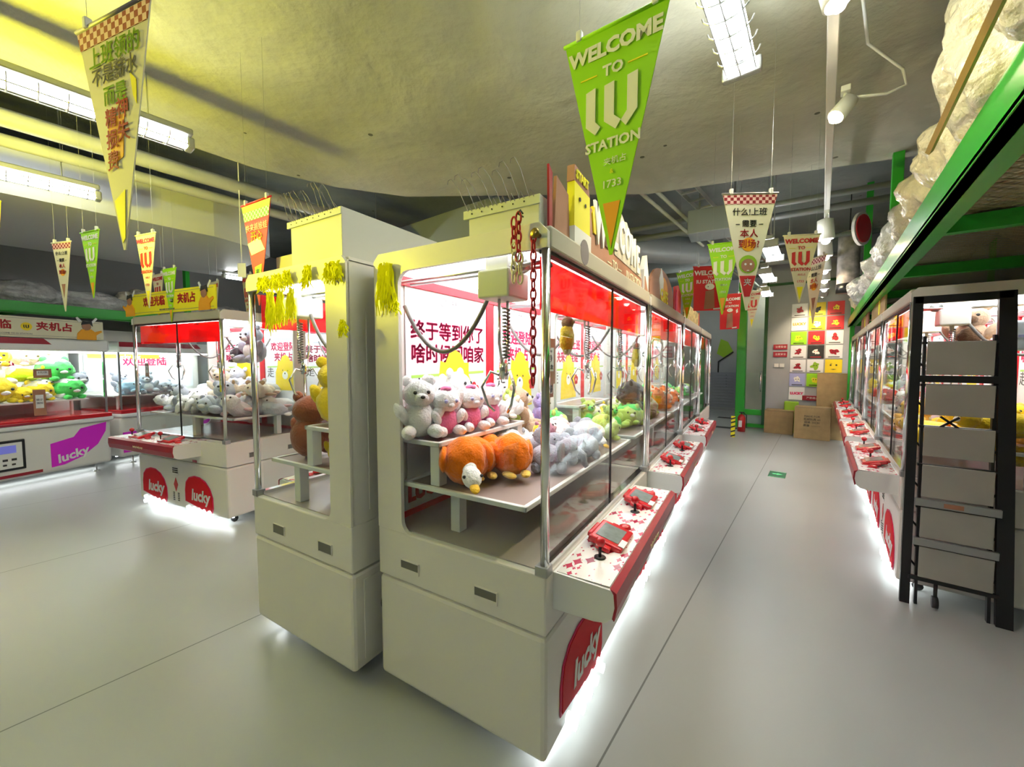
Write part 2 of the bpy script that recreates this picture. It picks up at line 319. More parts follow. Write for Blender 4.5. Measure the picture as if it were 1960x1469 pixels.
mzL = build_mezz('green steel overhead shelf loaded with grey bags above the pink-graphic machine', 0, .95, -4.0, 6.5, 2.12,
    [(.02, -.55, 2.27, 3.3), (.02, 1.9, 2.27, 3.3), (.85, -3.9, 0, 3.3), (.85, .0, 0, 3.3), (.85, 5.8, 0, 3.3)],
    Matrix.Translation((-7.28, -.9, 0)) @ Matrix.Rotation(radians(21), 4, 'Z') @ Matrix.Diagonal((-1, 1, 1, 1)), [-3, -1.5, 0, 1.5, 3, 4.5], 1)
# crumpled bags of stock on the shelves
def bag_mesh(seed, r, m):
    def fn():
        b = MB(); b.ell((0, 0, r[2] * .92), r, 5, jit=.15, seed=seed)
        for v in b.bm.verts:
            v.co.z = max(v.co.z, 0); k = noise.noise(v.co * 11 + Vector((seed, 0, 0))); k2 = noise.noise(Vector((v.co.x * 6, v.co.y * 6, v.co.z * 26)) + Vector((0, seed, 0))); v.co += v.co.normalized() * (.004 * k + .03 * noise.noise(Vector((v.co.x * 5, v.co.y * 5, v.co.z * 3)) + Vector((seed, 0, 2))) + .014 * noise.noise(Vector((v.co.x * 16, v.co.y * 16, v.co.z * 3)) + Vector((seed, 1, 2))))
        return b.mesh('stock_bag', m, True)
    return cached(('bag', seed, r, m), fn)
rg = random.Random(3)
y = .55
for i in range(13):
    r = (rg.uniform(.26, .36), rg.uniform(.30, .42), rg.uniform(.22, .34))
    if i < 3: r = (.34, .36, [.40, .40, .24][i])
    elif i < 13: r = (.3, r[1], min(r[2], .23))
    m = 'bag' if i < 4 else rg.choice(['bagw', 'bag', 'bagw'])
    lab = ['big cream plastic bag of plush slumped over the shelf edge, first of the bags', 'cream bag behind the big slumped bag, crossed by a wooden strip', 'cream bag third along on the overhead green shelf'][i] if i < 3 else 'clouded plastic bag of stock on the overhead green shelf down the aisle'
    thing('stock_bag', lab, 'bag', (1.07 + r[0] * (.9 if i < 2 else 1.0), y, 2.285), rg.uniform(0, 3), 'bags stored on the shelf beside the aisle', bag_mesh(i, r, m))
    y += r[1] * 1.55
for i, (x, yy, z) in enumerate(((1.62, 1.2, 2.29), (1.75, 2.1, 2.29), (1.7, 3.2, 2.29), (2.2, 1.6, 2.29))):
    thing('stock_bag', 'dark yellow bag seen through the wire mesh deck of the overhead shelf', 'bag', (x + .35, yy, z), i, 'bags over the mesh deck', bag_mesh(40 + i, (.42, .42, .3), 'bag'))
st = thing('wooden_strip', 'brown wooden strip lying slanted over the cream bags on the shelf', 'wood strip', (0, 0, 0), 0, me=MB().tube([(1.035, .30, 2.40), (1.035, .8, 2.38), (1.05, 1.35, 2.40)], .013, 4).mesh('wooden_strip', 'wood'))
fl = bpy.data.objects.new('x', None)
t = thing('lantern_sign', 'red oval sign with white rim hanging behind the shelf bags', 'sign', (1.02, 5.1, 3.05), 0)
link('rim', MB().prism(circle(0, 0, .17, 24, .19), .03, frame((0, 0, 0), (.5, .86, 0), (0, 0, 1))).mesh('rim', 'white2'), t); link('face', MB().prism(circle(0, 0, .14, 24, .16), .04, frame((0, 0, 0), (.5, .86, 0), (0, 0, 1))).mesh('face', 'red'), t)
t = thing('rolled_poster_tube', 'white tube with red print and black base hanging beside the shelf', 'tube', (.98, 6.6, 2.55), 0)
link('sleeve', MB().tube([(0, 0, 0), (0, 0, .85)], .13, 16).mesh('sleeve', mat('printed_sleeve', (.55, .50, .48), .5, vary=.5, vscale=9), True), t); link('base_band', MB().tube([(0, 0, -.03), (0, 0, .1)], .135, 16).mesh('base_band', 'black', True), t)
link('hanger', MB().tube([(0, 0, .85), (0, 0, 1.4)], .006).mesh('hanger', 'black'), t)
Lm = Matrix.Translation((-7.28, -.9, 0)) @ Matrix.Rotation(radians(21), 4, 'Z')
for i in range(12):
    r = (rg.uniform(.30, .38), rg.uniform(.36, .5), rg.uniform(.16, .26))
    p = Lm @ Vector((-.42, -2.6 + i * .68, 2.225))
    thing('stock_bag', 'greyish bag of stock stacked on the green shelf against the side wall', 'bag', p, radians(21), 'bags stored on the shelf over the pink-graphic machine', bag_mesh(20 + i, r, 'bagw' if i % 3 else 'bag'))
# ---- things on the ceiling
def long_tube(name, label, cat, p0, p1, r, m, g=None, n=12, flat=1):
    return thing(name, label, cat, (0, 0, 0), 0, g, MB().tube([p0, p1], r, n).mesh(name, m, True))
for i, (x, z, r) in enumerate(((-3.62, 3.12, .06), (-3.85, 3.05, .045))):
    long_tube('ceiling_pipe', ['thick pale pipe running under the ceiling beside the slab edge', 'thin pale pipe running next to the thick pipe by the slab edge'][i], 'pipe', (x, -4.8, z), (x + .05, 3.6, z), r, 'pipe')
thing('air_duct', 'wide pale sheet-metal duct with a rounded end under the ceiling', 'duct', (0, 0, 0), 0, None,
      MB().prism([(-6.6, -4.8), (-4.35, -4.8), (-4.35, .3), (-4.5, .75), (-4.8, 1.0), (-6.6, 1.0)], .45, Matrix.Translation((0, 0, 2.82))).mesh('air_duct', mat('pale_duct', (.50, .52, .54), .5)))
thing('air_duct', 'grey duct crossing high over the far end of the side row', 'duct', (0, 0, 0), 0, None, bxm('air_duct', 'duct', -9.1, 2.4, 3.0, -2.2, 3.1, 3.4, bev=.02))
thing('air_duct', 'grey round duct in the dark ceiling void behind the slab', 'duct', (0, 0, 0), 0, None, MB().tube([(-3.4, 3.5, 3.35), (-.9, 6.2, 3.35)], .22, 20).mesh('air_duct', 'duct', True))
pg = [('bundled conduit crossing the ceiling void behind the slab edge', (-2.6, 4.6, 3.45), (3, 5.1, 3.45), .035), ('bundled conduit crossing the ceiling void behind the slab edge', (-2.6, 4.75, 3.5), (3, 5.25, 3.5), .03),
      ('bundled conduit crossing the ceiling void behind the slab edge', (-2.6, 5.0, 3.42), (3, 5.5, 3.42), .045), ('bundled conduit crossing the ceiling void behind the slab edge', (-2.8, 6.0, 3.3), (3, 6.4, 3.3), .03),
      ('bundled conduit crossing the ceiling void behind the slab edge', (-2.8, 8.0, 3.4), (3, 8.1, 3.4), .05)]
for l, a, b, r in pg: long_tube('conduit_pipe', l, 'pipe', a, b, r, 'duct', 'conduits crossing the ceiling void')
for k, x in enumerate((-.95, -.80)):
    t = long_tube('strut_channel', 'thin strut running lengthwise through the ceiling void', 'strut', (x, 3.2, 3.40), (x + .3, 12.4, 3.34), .022, 'pipe', 'lengthwise struts in the ceiling void')
tr = thing('cable_tray', 'ladder-like cable tray running lengthwise in the ceiling void', 'cable tray', (-.62, 3.25, 3.50), radians(-3))
link('side_rail', MB().box(-.1, 0, 0, -.09, 9, .06).mesh('side_rail', 'pipe'), tr); link('side_rail', MB().box(.09, 0, 0, .1, 9, .06).mesh('side_rail', 'pipe'), tr)
for k in range(30): link('rung', cached(('rung',), lambda: MB().box(-.09, 0, 0, .09, .03, .02).mesh('rung', 'pipe')), tr, Matrix.Translation((0, .1 + k * .3, 0)))
thing('junction_box', 'pale square box hanging among the ducts behind the checkered pennant', 'box', (-.35, 4.3, 3.05), radians(8), None, MB().box(-.3, -.2, 0, .3, .2, .28, bev=.01).box(-.2, 0, .28, -.18, .02, .9).box(.18, 0, .28, .2, .02, .9).mesh('junction_box', 'duct'))
# lighting track with spot lamps over the aisle
tk = thing('light_track', 'long white lighting track hung over the aisle', 'light track', (.71, 0, 2.98))
link('rail', MB().box(-.022, -4.5, 0, .022, 8.9, .035, bev=.004).mesh('rail', 'white2'), tk)
for y in (-3, -.4, 2.6, 5.2, 7.9): link('hanger_rod', MB().tube([(0, y, .035), (0, y, .225 if y < 3 else .97)], .006, 6).mesh('hanger_rod', 'steel'), tk)
def spot(label, y, dz=0, aim=(0, 0, -1), s=1.0, power=0, lit=True, dx=0):
    t = thing('track_spotlight', label, 'spotlight', (.71 + dx, y, 2.98 + dz), group='track spotlights over the aisle' if 'row' in label else None)
    d = Vector(aim).normalized(); c = Vector((-.005, 0, -.13 * s)); a, e = c - d * .07 * s, c + d * .08 * s
    link('stem', MB().box(-.02, -.03, -.03, .02, .03, 0, bev=.004).tube([(0, 0, -.02), c], .009, 8).mesh('stem', 'white2'), t)
    link('can', MB().tube([a, a + (e - a) * .05, e], [.03 * s, .05 * s, .055 * s], 20, cap=True).mesh('can', 'white2', True), t)
    q = d.cross(Vector((.3, 1, .2))).normalized()
    link('lens', MB().prism(circle(0, 0, .047 * s, 20), .003, frame(e + d * .001, q, d.cross(q))).ell(e + d * .012, (.03 * s,) * 3, 2).mesh('lens', 'warm' if power else 'led'), t)
    if power:
        L = bpy.data.lights.new('spot_light', 'SPOT'); L.energy = power; L.spot_size = radians(75); L.spot_blend = .6; L.color = (1, .80, .52); L.shadow_soft_size = .05
        lo = bpy.data.objects.new('spot_light', L); COL.objects.link(lo); lo.parent = t; lo.location = e + d * .02; lo.rotation_euler = d.to_track_quat('-Z', 'Y').to_euler()
    return t
spot('large white track spotlight at the near end of the track', .80, 0, (.25, -.05, -1), .85)
spot('white track spotlight aimed down the aisle with a glaring warm beam', 1.62, -.06, (-.5, -.35, -.75), .75, 40, dx=.06)
for i, y in enumerate((3.9, 4.7, 5.6, 6.4, 7.3)): spot('small white spotlight in the row along the far part of the track', y, 0, (.05, .1, -1), 1.3, [0, 34, 0, 30, 0][i])
spot('warm spotlight at the far end of the track washing the poster wall', 8.2, 0, (-.12, .75, -.7), 1.3, 70)
cb = MB().tube([(.78, 1.50, 2.98), (.80, 1.5, 3.15), (.83, 1.52, 3.19)], .006, 6).mesh('lamp_cord', 'cable2', True)
thing('lamp_cord', 'looped pale cord beside the glaring track spotlight', 'cord', (0, 0, 0), 0, None, MB().tube([(.80, 1.3, 3.19), (.84, 1.45, 3.0), (.98, 1.62, 2.92), (1.0, 1.66, 2.86), (.93, 1.65, 2.84), (.80, 1.62, 2.86)], .007, 6).mesh('lamp_cord', 'cable2', True))
# fluorescent batten fittings
def batten(label, x, y0, y1, z, twin=False, cage=False, g=None):
    t = thing('tube_light', label, 'ceiling light', (x, y0, z), group=g); L = y1 - y0; xs = (-.042, .042) if twin else (0,)
    link('housing', MB().box(-.04 if twin else -.06, 0, .045, .04 if twin else .06, L, .085, bev=.01).mesh('housing', 'grey'), t)
    for dx in xs:
        link('lit_tube', MB().tube([(dx, .03, 0), (dx, L - .03, 0)], .024, 14).mesh('lit_tube', 'tube', True), t)
    link('end_caps', MB().box(-.085 if twin else -.045, -.01, -.03, .085 if twin else .045, .03, .04, bev=.01).box(-.085 if twin else -.045, L - .03, -.03, .085 if twin else .045, L + .01, .04, bev=.01).mesh('end_caps', 'grey'), t)
    if cage:
        b = MB()
        for k in range(int(L / .1)): b.tube([(.088 * cos(a), .05 + k * .1, -.05 * sin(a) + .02) for a in [pi * j / 8 for j in range(9)]], .0035, 5)
        for a in (.8, 1.57, 2.3): b.tube([(.088 * cos(a), .03, -.05 * sin(a) + .02), (.088 * cos(a), L - .03, -.05 * sin(a) + .02)], .0035, 5)
        link('wire_cage', b.mesh('wire_cage', 'steel'), t)
    b = MB().tube([(0, .2, .085), (0, .2, 3.955 - z if x < -3.3 or y0 > 3 else 3.205 - z)], .004, 5).tube([(0, L - .2, .085), (0, L - .2, 3.955 - z if x < -3.3 or y0 > 3 else 3.205 - z)], .004, 5)
    link('suspension', b.mesh('suspension', 'steel'), t)
    return t
batten('long tube light under the yellow-lit ceiling, ending just past the checkered pennant', -2.45, -2.2, -.33, 2.86, False, True)
batten('second long tube light further from the slab, above the duct', -3.95, -2.3, -.58, 2.84, False, True)
batten('twin-tube light in a wire cage hanging near the slab over the aisle', .365, -.3, 1.17, 2.92, True, True)
for i, (x, y) in enumerate(((.29, 3.3), (.13, 4.6), (-.02, 6.0))): batten('twin-tube light hanging end on behind the checkered pennant', x, y, y + .7, 2.60, True, False, 'tube lights behind the checkered pennant')
batten('short tube light glowing beyond the roof box of the yellow-lit machine', -4.0, 1.05, 2.2, 2.86)
batten('tube light glowing low over the far side machines', -6.2, .9, 2.2, 2.75)
batten('added tube light brightening the far corridor beyond the green post', -2.1, 10.0, 11.4, 3.4, True)  # added lamp, lifts the dark corridor; no fitting is known there
batten('added tube light brightening the space behind the glazed partition', -.2, 9.6, 10.4, 3.4, True)  # added lamp to light the beige panel behind the glass
batten('added unseen tube light over the empty floor behind the viewer', .4, -3.9, -2.3, 2.9, True); batten('added unseen tube light over the side floor behind the viewer', -4.8, -3.9, -2.4, 2.84)  # both fittings are added out of view to help light the room
# yellow flood lamp on a stand over the open floor, washing the ceiling
t = thing('yellow_flood_lamp', 'yellow-gelled flood lamp on a tripod just outside the picture', 'flood lamp', (-2.5, -1.9, 0))
link('lamp_body', MB().tube([(0, 0, 2.02), (0, 0, 2.1), (0, 0, 2.2)], [.03, .09, .11], 20).mesh('lamp_body', 'black', True), t)
link('stand', MB().tube([(0, 0, .5), (0, 0, 2.03)], .014, 10).tube([(0, 0, .9), (.4, 0, .01)], .01, 8).tube([(0, 0, .9), (-.2, .35, .01)], .01, 8).tube([(0, 0, .9), (-.2, -.35, .01)], .01, 8).mesh('stand', 'black', True), t)
link('yellow_gel', MB().prism(circle(0, 0, .1, 24), .004, Matrix.Translation((0, 0, 2.20))).mesh('yellow_gel', mat('yellow_gel', (1, .85, .05), .4, emit=6)), t)
L = bpy.data.lights.new('yellow_light', 'SPOT'); L.energy = YELLOW_W; L.color = (1, .92, .03); L.shadow_soft_size = .12; L.spot_size = radians(172); L.spot_blend = .25
lo = bpy.data.objects.new('yellow_light', L); COL.objects.link(lo); lo.parent = t; lo.location = (0, 0, 2.25); lo.rotation_euler = Vector((.25, .42, 1)).to_track_quat('-Z', 'Y').to_euler()

# ---------------------------------------------------------------- claw machines (local: x along the front, y inwards, front at y=0)
WD = .84
def iu_mesh(h, m, ext=.002):
    def fn():
        b = MB(); s = h
        b.prism([(-.62 * s, .45 * s), (-.40 * s, .5 * s), (-.40 * s, -.22 * s), (-.28 * s, -.36 * s), (-.40 * s, -.5 * s), (-.62 * s, -.28 * s)], ext)
        b.prism([(-.20 * s, .47 * s), (.02 * s, .5 * s), (.02 * s, -.20 * s), (.17 * s, -.34 * s), (.06 * s, -.5 * s), (-.20 * s, -.27 * s)], ext)
        b.prism([(.30 * s, .5 * s), (.52 * s, .53 * s), (.52 * s, -.22 * s), (.28 * s, -.5 * s), (.17 * s, -.36 * s), (.30 * s, -.2 * s)], ext)
        return b.mesh('monogram', m)
    return cached(('iu', h, m), fn)
def figure_cut(h, flip=1):        # generic seated figure cut-out on banners
    b = MB(); s = h; f = flip
    b.prism([(f * x * s, y * s) for x, y in [(-.45, -.5), (.5, -.5), (.42, -.1), (.2, .05), (.1, .1), (-.1, .08), (-.32, -.05), (-.62, .05), (-.66, -.03), (-.36, -.22)]], .004); return b
def base_parts(t, L, lit_side=1, win='film', magenta=False):
    k = (L, magenta)
    def P(name, key, fn, **kw): return link(name, cached(('mp', name, key), fn), t, **kw)
    P('lower_cabinet', k, lambda: MB().box(0, 0, .08, L, WD, .545, bev=.018).mesh('lower_cabinet', 'white'))
    P('upper_cabinet', k, lambda: MB().box(0, 0, .551, L, WD, .767, bev=.006).mesh('upper_cabinet', 'white'))
    P('back_panel', L, lambda: MB().box(.01, WD - .03, .767, L - .01, WD, 1.95).mesh('back_panel', 'white'))
    P('cabinet_bed', L, lambda: MB().box(.03, .02, .767, L - .03, WD - .03, .772).mesh('cabinet_bed', 'bed'))
    def endp():
        w0 = WD - .146; r = .055; pts = [(0, 1.885), (0, 1.97 - .03), (.03, 1.97), (WD - .03, 1.97), (WD, 1.97 - .03), (WD, .767), (w0 - r, .767)]
        pts += [(w0 - r + r * sin(radians(a)), .767 + r - r * cos(radians(a))) for a in (15, 30, 45, 60, 75)] + [(w0, .767 + r), (w0, 1.885 - r)]
        pts += [(w0 - r + r * cos(radians(a)), 1.885 - r + r * sin(radians(a))) for a in (15, 30, 45, 60, 75)] + [(w0 - r, 1.885)]
        return MB().prism(pts, .018, frame((0, 0, 0), (0, 1, 0), (0, 0, 1))).mesh('end_frame', 'white')
    em = cached(('end',), endp)
    link('end_frame', em, t); link('end_frame', em, t, Matrix.Translation((L - .018, 0, 0)))
    gm = cached(('endg',), lambda: MB().box(-.002, .02, .765, .002, WD - .14, 1.886).mesh('side_glass', 'glass'))
    link('side_glass', gm, t, Matrix.Translation((.014, 0, 0))); link('side_glass', gm, t, Matrix.Translation((L - .014, 0, 0)))
    P('front_cornice', L, lambda: MB().box(.028, .0, 1.888, L - .028, .07, 1.965, bev=.008).mesh('front_cornice', 'cornice_shade'))
    P('roof', L, lambda: MB().box(.02, .07, 1.945, L - .02, WD, 1.965).mesh('roof', 'white'))
    P('light_panel', L, lambda: MB().box(.05, .10, 1.925, L - .05, WD - .06, 1.935).mesh('light_panel', 'panel'))
    pm = cached(('post',), lambda: MB().tube([(0, 0, .80), (0, 0, 1.885)], .016, 12).tube([(.0, -.004, .80), (0, -.004, 1.885)], .012, 6).mesh('corner_post', 'chrome', True))
    bm_ = cached(('brk',), lambda: MB().box(-.024, -.012, .765, .024, .036, .80, bev=.003).mesh('corner_bracket', 'grey'))
    for x in (.02, L - .02): link('corner_post', pm, t, Matrix.Translation((x, .014, 0))); link('corner_bracket', bm_, t, Matrix.Translation((x, .006, 0)))
    P('front_glass', L, lambda: MB().box(.04, .022, .79, L * .5 + .02, .027, 1.886).mesh('front_glass', 'glass'))
    P('front_glass', (L, 2), lambda: MB().box(L * .5 - .02, .034, .79, L - .04, .039, 1.886).mesh('front_glass', 'glass'))
    P('glass_track', L, lambda: MB().box(.03, .012, .767, L - .03, .048, .79).mesh('glass_track', 'chrome'))
    P('pane_edge', L, lambda: MB().box(L * .5 + .015, .020, .79, L * .5 + .022, .030, 1.886).box(.03, .016, 1.876, L - .03, .045, 1.888).mesh('pane_edge', 'dark'))
    if win == 'film':
        P('red_header_film', L, lambda: MB().box(.05, .05, 1.69, L - .05, .053, 1.872).mesh('red_header_film', 'redglass'))
    P('under_light', L, lambda: MB().box(.06, .07, .060, L - .06, .085, .072).mesh('under_light', 'glow'))
    hm = cached(('hnd',), lambda: MB().box(-.004, 0, 0, .001, .10, .045).mesh('recessed_handle', 'shadow'))  # flat dark plate; the shade of the recess is put into its colour
    hl = cached(('hlip',), lambda: MB().box(-.006, -.003, -.003, .002, .0, .048).box(-.006, .1, -.003, .002, .103, .048).box(-.006, -.003, .045, .002, .103, .048).box(-.006, 0, 0, .0, .1, .012).mesh('handle_lip', 'white'))
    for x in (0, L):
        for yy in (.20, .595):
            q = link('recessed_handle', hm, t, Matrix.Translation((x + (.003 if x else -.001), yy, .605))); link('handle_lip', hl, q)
    cm = cached(('cast',), lambda: MB().tube([(-.012, 0, .03), (.012, 0, .03)], .028, 14).box(-.018, -.02, .045, .018, .02, .082).mesh('caster', 'dark', True))
    for x in (.12, L - .12):
        for yy in (.12, WD - .12): link('caster', cm, t, Matrix.Translation((x, yy, 0)))
    P('rear_door', L, lambda: MB().box(.12, WD, .82, L - .1, WD + .004, 1.75).mesh('rear_door', 'white'))
    def vents():
        b = MB()
        for zc in (1.02, 1.2, 1.38):
            for j in range(5): b.box(.18, WD + .004, zc + j * .022, .34, WD + .014, zc + j * .022 + .008); b.box(L - .34, WD + .004, zc + j * .022, L - .18, WD + .014, zc + j * .022 + .008)
        return b.mesh('vent_louvres', 'grey')
    P('vent_louvres', L, vents)
    P('service_door', L, lambda: MB().box(.06, WD, .12, L - .06, WD + .004, .50).mesh('service_door', 'white'))
    P('fan_grille', L, lambda: MB().prism(circle(0, 0, .05, 24), .003, frame((L - .2, WD + .005, .34), (-1, 0, 0), (0, 0, 1))).mesh('fan_grille', 'shadow'))
def emblem(t, x, wide=.48, body='lucky'):
    W2 = wide / 2
    outline = [(-.50, -.26), (-.5, .05), (-.46, .26), (-.34, .40), (-.15, .46), (.05, .45), (.25, .36), (.40, .20), (.49, -.02), (.5, -.3), (.46, -.42), (.40, -.46)]
    def fn(k, th):
        def g():
            pts = [(px * wide * k, pz * .34 * k) for px, pz in outline]; return MB().prism(pts, th).mesh('emblem', 'pink' if th < .004 else 'badge')
        return g
    mt = frame((x, -.001, .255), (1, 0, 0), (0, 0, 1))
    e = link('logo_badge', cached(('emb', wide), lambda: fn(1, .006)()), t, mt)
    link('badge_rim', cached(('embr', wide), lambda: fn(1.07, .003)()), e)
    link('lettering', text_mesh(body, .15, 'label', bold=.035, ext=.0006, shear=.15, sx=.92 * wide / .42), e, frame((.03, -.02, .0075), (1, .0, 0), (0, 1, 0)))
    def bulbs():
        b = MB()
        for j in range(5):
            for r_, z in ((0, .105), (1, .068)):
                xx = x - .17 + j * .085 + r_ * .02
                b.tube([(xx, .002, z), (xx, -.018 - r_ * .014, z - .002)], .021, 16)
        return b.mesh('lit_discs', 'bulb', True)
    link('lit_discs', cached(('blb', x), bulbs), t)
def console(t, x0, x1, body='lucky lucky toy'):
    k = (x0, x1)
    prof = [(0, .76), (-.205, .755), (-.222, .745), (-.225, .70), (-.215, .66), (-.19, .638), (-.15, .63), (0, .625)]
    c = link('control_console', cached(('con', k), lambda: MB().prism(prof, x1 - x0, Matrix(((0, 0, 1, x0), (1, 0, 0, 0), (0, 1, 0, 0), (0, 0, 0, 1)))).mesh('control_console', 'white2')), t)
    link('printed_top', cached(('cont', k), lambda: MB().box(x0 + .01, -.202, .7595, x1 - .01, -.01, .7615).mesh('printed_top', 'squiggle')), c)
    trim = link('red_trim', cached(('conr', k), lambda: MB().prism([(-.206, .762), (-.228, .750), (-.231, .700), (-.222, .655), (-.214, .66), (-.222, .70), (-.218, .744)], x1 - x0 + .004, Matrix(((0, 0, 1, x0 - .002), (1, 0, 0, 0), (0, 1, 0, 0), (0, 0, 0, 1)))).mesh('red_trim', 'dred')), c)
    put_text(body, .028, 'cream', c, ((x0 + x1) / 2, -.2335, .705), y=(0, .05, 1))
    def scr():
        return MB().box(-.095, -.07, 0, .095, .07, .028, bev=.008).box(-.12, -.03, 0, -.09, .03, .02, bev=.006).box(.09, -.03, 0, .12, .03, .02, bev=.006).box(-.06, .065, 0, .06, .085, .02, bev=.006).mesh('control_screen', 'red')
    sm = cached(('scr',), scr); lm = cached(('scrl',), lambda: MB().box(-.065, -.045, .028, .065, .05, .030).mesh('display', 'screen'))
    jm = cached(('joy',), lambda: MB().tube([(0, 0, 0), (0, 0, .004)], .022, 14).tube([(0, 0, 0), (0, 0, .05)], .006, 8).mesh('joystick', 'dark', True))
    jb = cached(('joyb',), lambda: MB().ell((0, 0, .062), (.02, .02, .02), 2).mesh('joystick_ball', 'red', True))
    bb = cached(('btn',), lambda: MB().tube([(0, 0, 0), (0, 0, .012), (0, 0, .016)], [.026, .024, .012], 16).mesh('push_button', 'red', True))
    wl = cached(('wl',), lambda: MB().box(-.03, -.012, 0, .03, .012, .003).mesh('white_label', 'label'))
    n = 2
    for i in range(n):
        cx = x0 + (x1 - x0) * (.30 + i * .46)
        tilt = Matrix.Translation((cx, -.10, .766)) @ Matrix.Rotation(radians(14), 4, 'X')
        s = link('control_screen', sm, t, tilt); link('display', lm, s); link('white_label', wl, s, Matrix.Translation((-.05, -.06, .0285)))
        j = link('joystick', jm, t, Matrix.Translation((cx - .165, -.11, .7615))); link('joystick_ball', jb, j)
        link('push_button', bb, t, Matrix.Translation((cx + .15, -.12, .7615)))
def info_panel(t, x):
    q = link('instruction_sticker', cached(('ins',), lambda: MB().box(-.05, -.002, -.04, .05, 0, .04).mesh('instruction_sticker', 'label')), t, Matrix.Translation((x, -.001, .44)))
    for i, z in enumerate((.02, 0, -.02)): link('lettering', text_mesh('投币口使用说明', .013, 'ink'), q, frame((0, -.003, z), (1, 0, 0), (0, 0, 1)))
    link('diamond_decal', cached(('dia',), lambda: MB().prism([(0, .07), (.035, 0), (0, -.07), (-.035, 0)], .002).mesh('diamond_decal', 'redtext')), t, frame((x, -.001, .30), (1, 0, 0), (0, 0, 1)))
    def sp():
        b = MB()
        for dx in (-.04, .04):
            for j in range(5): b.box(dx - .012, -.003, .14 + j * .018, dx + .012, 0, .148 + j * .018)
        return b.mesh('speaker_slots', 'dark')
    link('speaker_slots', cached(('spk',), sp), t, Matrix.Translation((x, 0, 0)))
    link('coin_sticker', cached(('cst',), lambda: MB().box(-.035, -.002, -.011, .035, 0, .011).mesh('coin_sticker', 'dred')), t, Matrix.Translation((x + .33, 0, .565)))
def claw(t, x, y=.30, dz=0):
    g = link('gantry_rail', cached(('gr',), lambda: MB().tube([(0, .05, 1.86), (0, .76, 1.86)], .008, 8).tube([(.06, .05, 1.86), (.06, .76, 1.86)], .008, 8).mesh('gantry_rail', 'steel', True)), t, Matrix.Translation((x, 0, 0)))
    c = link('carriage', cached(('car',), lambda: MB().box(-.075, -.07, 1.745, .075, .07, 1.85, bev=.008).box(-.05, -.05, 1.85, .05, .05, 1.90, bev=.004).mesh('carriage', 'boxyel')), t, Matrix.Translation((x + .03, y, 0)))
    link('pulley', cached(('pul',), lambda: MB().tube([(-.02, -.08, 1.87), (.02, -.08, 1.87)], .03, 14).mesh('pulley', 'grey', True)), c)
    pts = [(x + .03, y + .07 + (.70 - y) * s, 1.76 - .42 * 4 * s * (1 - s) * (.5) + .0 * s) for s in [i / 14 for i in range(15)]]
    link('hose', MB().tube(pts, .009, 8).mesh('hose', 'cable', True), t)
    def cl():
        b = MB()
        for dx in (-.03, .03): b.tube([(dx, 0, 1.75), (dx, 0, 1.58), (dx * .4, 0, 1.50)], .006, 8)
        b.tube([(0, 0, 1.52), (0, 0, 1.44)], .018, 12)
        for a in (0, 2.09, 4.19):
            ca, sa = cos(a), sin(a); b.tube([(0, 0, 1.45), (.05 * ca, .05 * sa, 1.47), (.085 * ca, .085 * sa, 1.41), (.06 * ca, .06 * sa, 1.34), (.035 * ca, .035 * sa, 1.315)], .0055, 7)
        return b.mesh('claw', 'chrome', True)
    k = link('claw', cached(('claw',), cl), t, Matrix.Translation((x + .03, y, dz)))
    def coil():
        pts = [(.014 * cos(a) + .02, .014 * sin(a), 1.72 - a * .0022) for a in [i * .5 for i in range(200)]]
        return MB().tube(pts, .003, 5).mesh('coil_cord', 'cable', True)
    link('coil_cord', cached(('coil',), coil), k)
def shelf(t, x0, x1, y0, y1, z, leg=True, name='prize_shelf', legs=None):
    def fn():
        b = MB(); w = .02
        b.box(x0, y0, z - w, x1, y0 + w, z, bev=.003).box(x0, y1 - w, z - w, x1, y1, z, bev=.003).box(x0, y0, z - w, x0 + w, y1, z, bev=.003).box(x1 - w, y0, z - w, x1, y1, z, bev=.003)
        return b.mesh(name, 'white2')
    s = link(name, cached(('sh', x0, x1, y0, y1, z), fn), t)
    link('shelf_plate', cached(('shp', x0, x1, y0, y1, z), lambda: MB().box(x0 + .02, y0 + .02, z - .012, x1 - .02, y1 - .02, z - .006).mesh('shelf_plate', 'brown')), s)
    for lx, ly in (legs if legs is not None else ((x0 + .01, y1 - .2), (x1 - .05, y1 - .2), ((x0 + x1) / 2, y0 + .03))):
        link('shelf_leg', MB().box(lx, ly, .772 if z < 1.1 else .98, lx + .05, ly + .05, z - .02, bev=.003).mesh('shelf_leg', 'white2'), s)
    return s
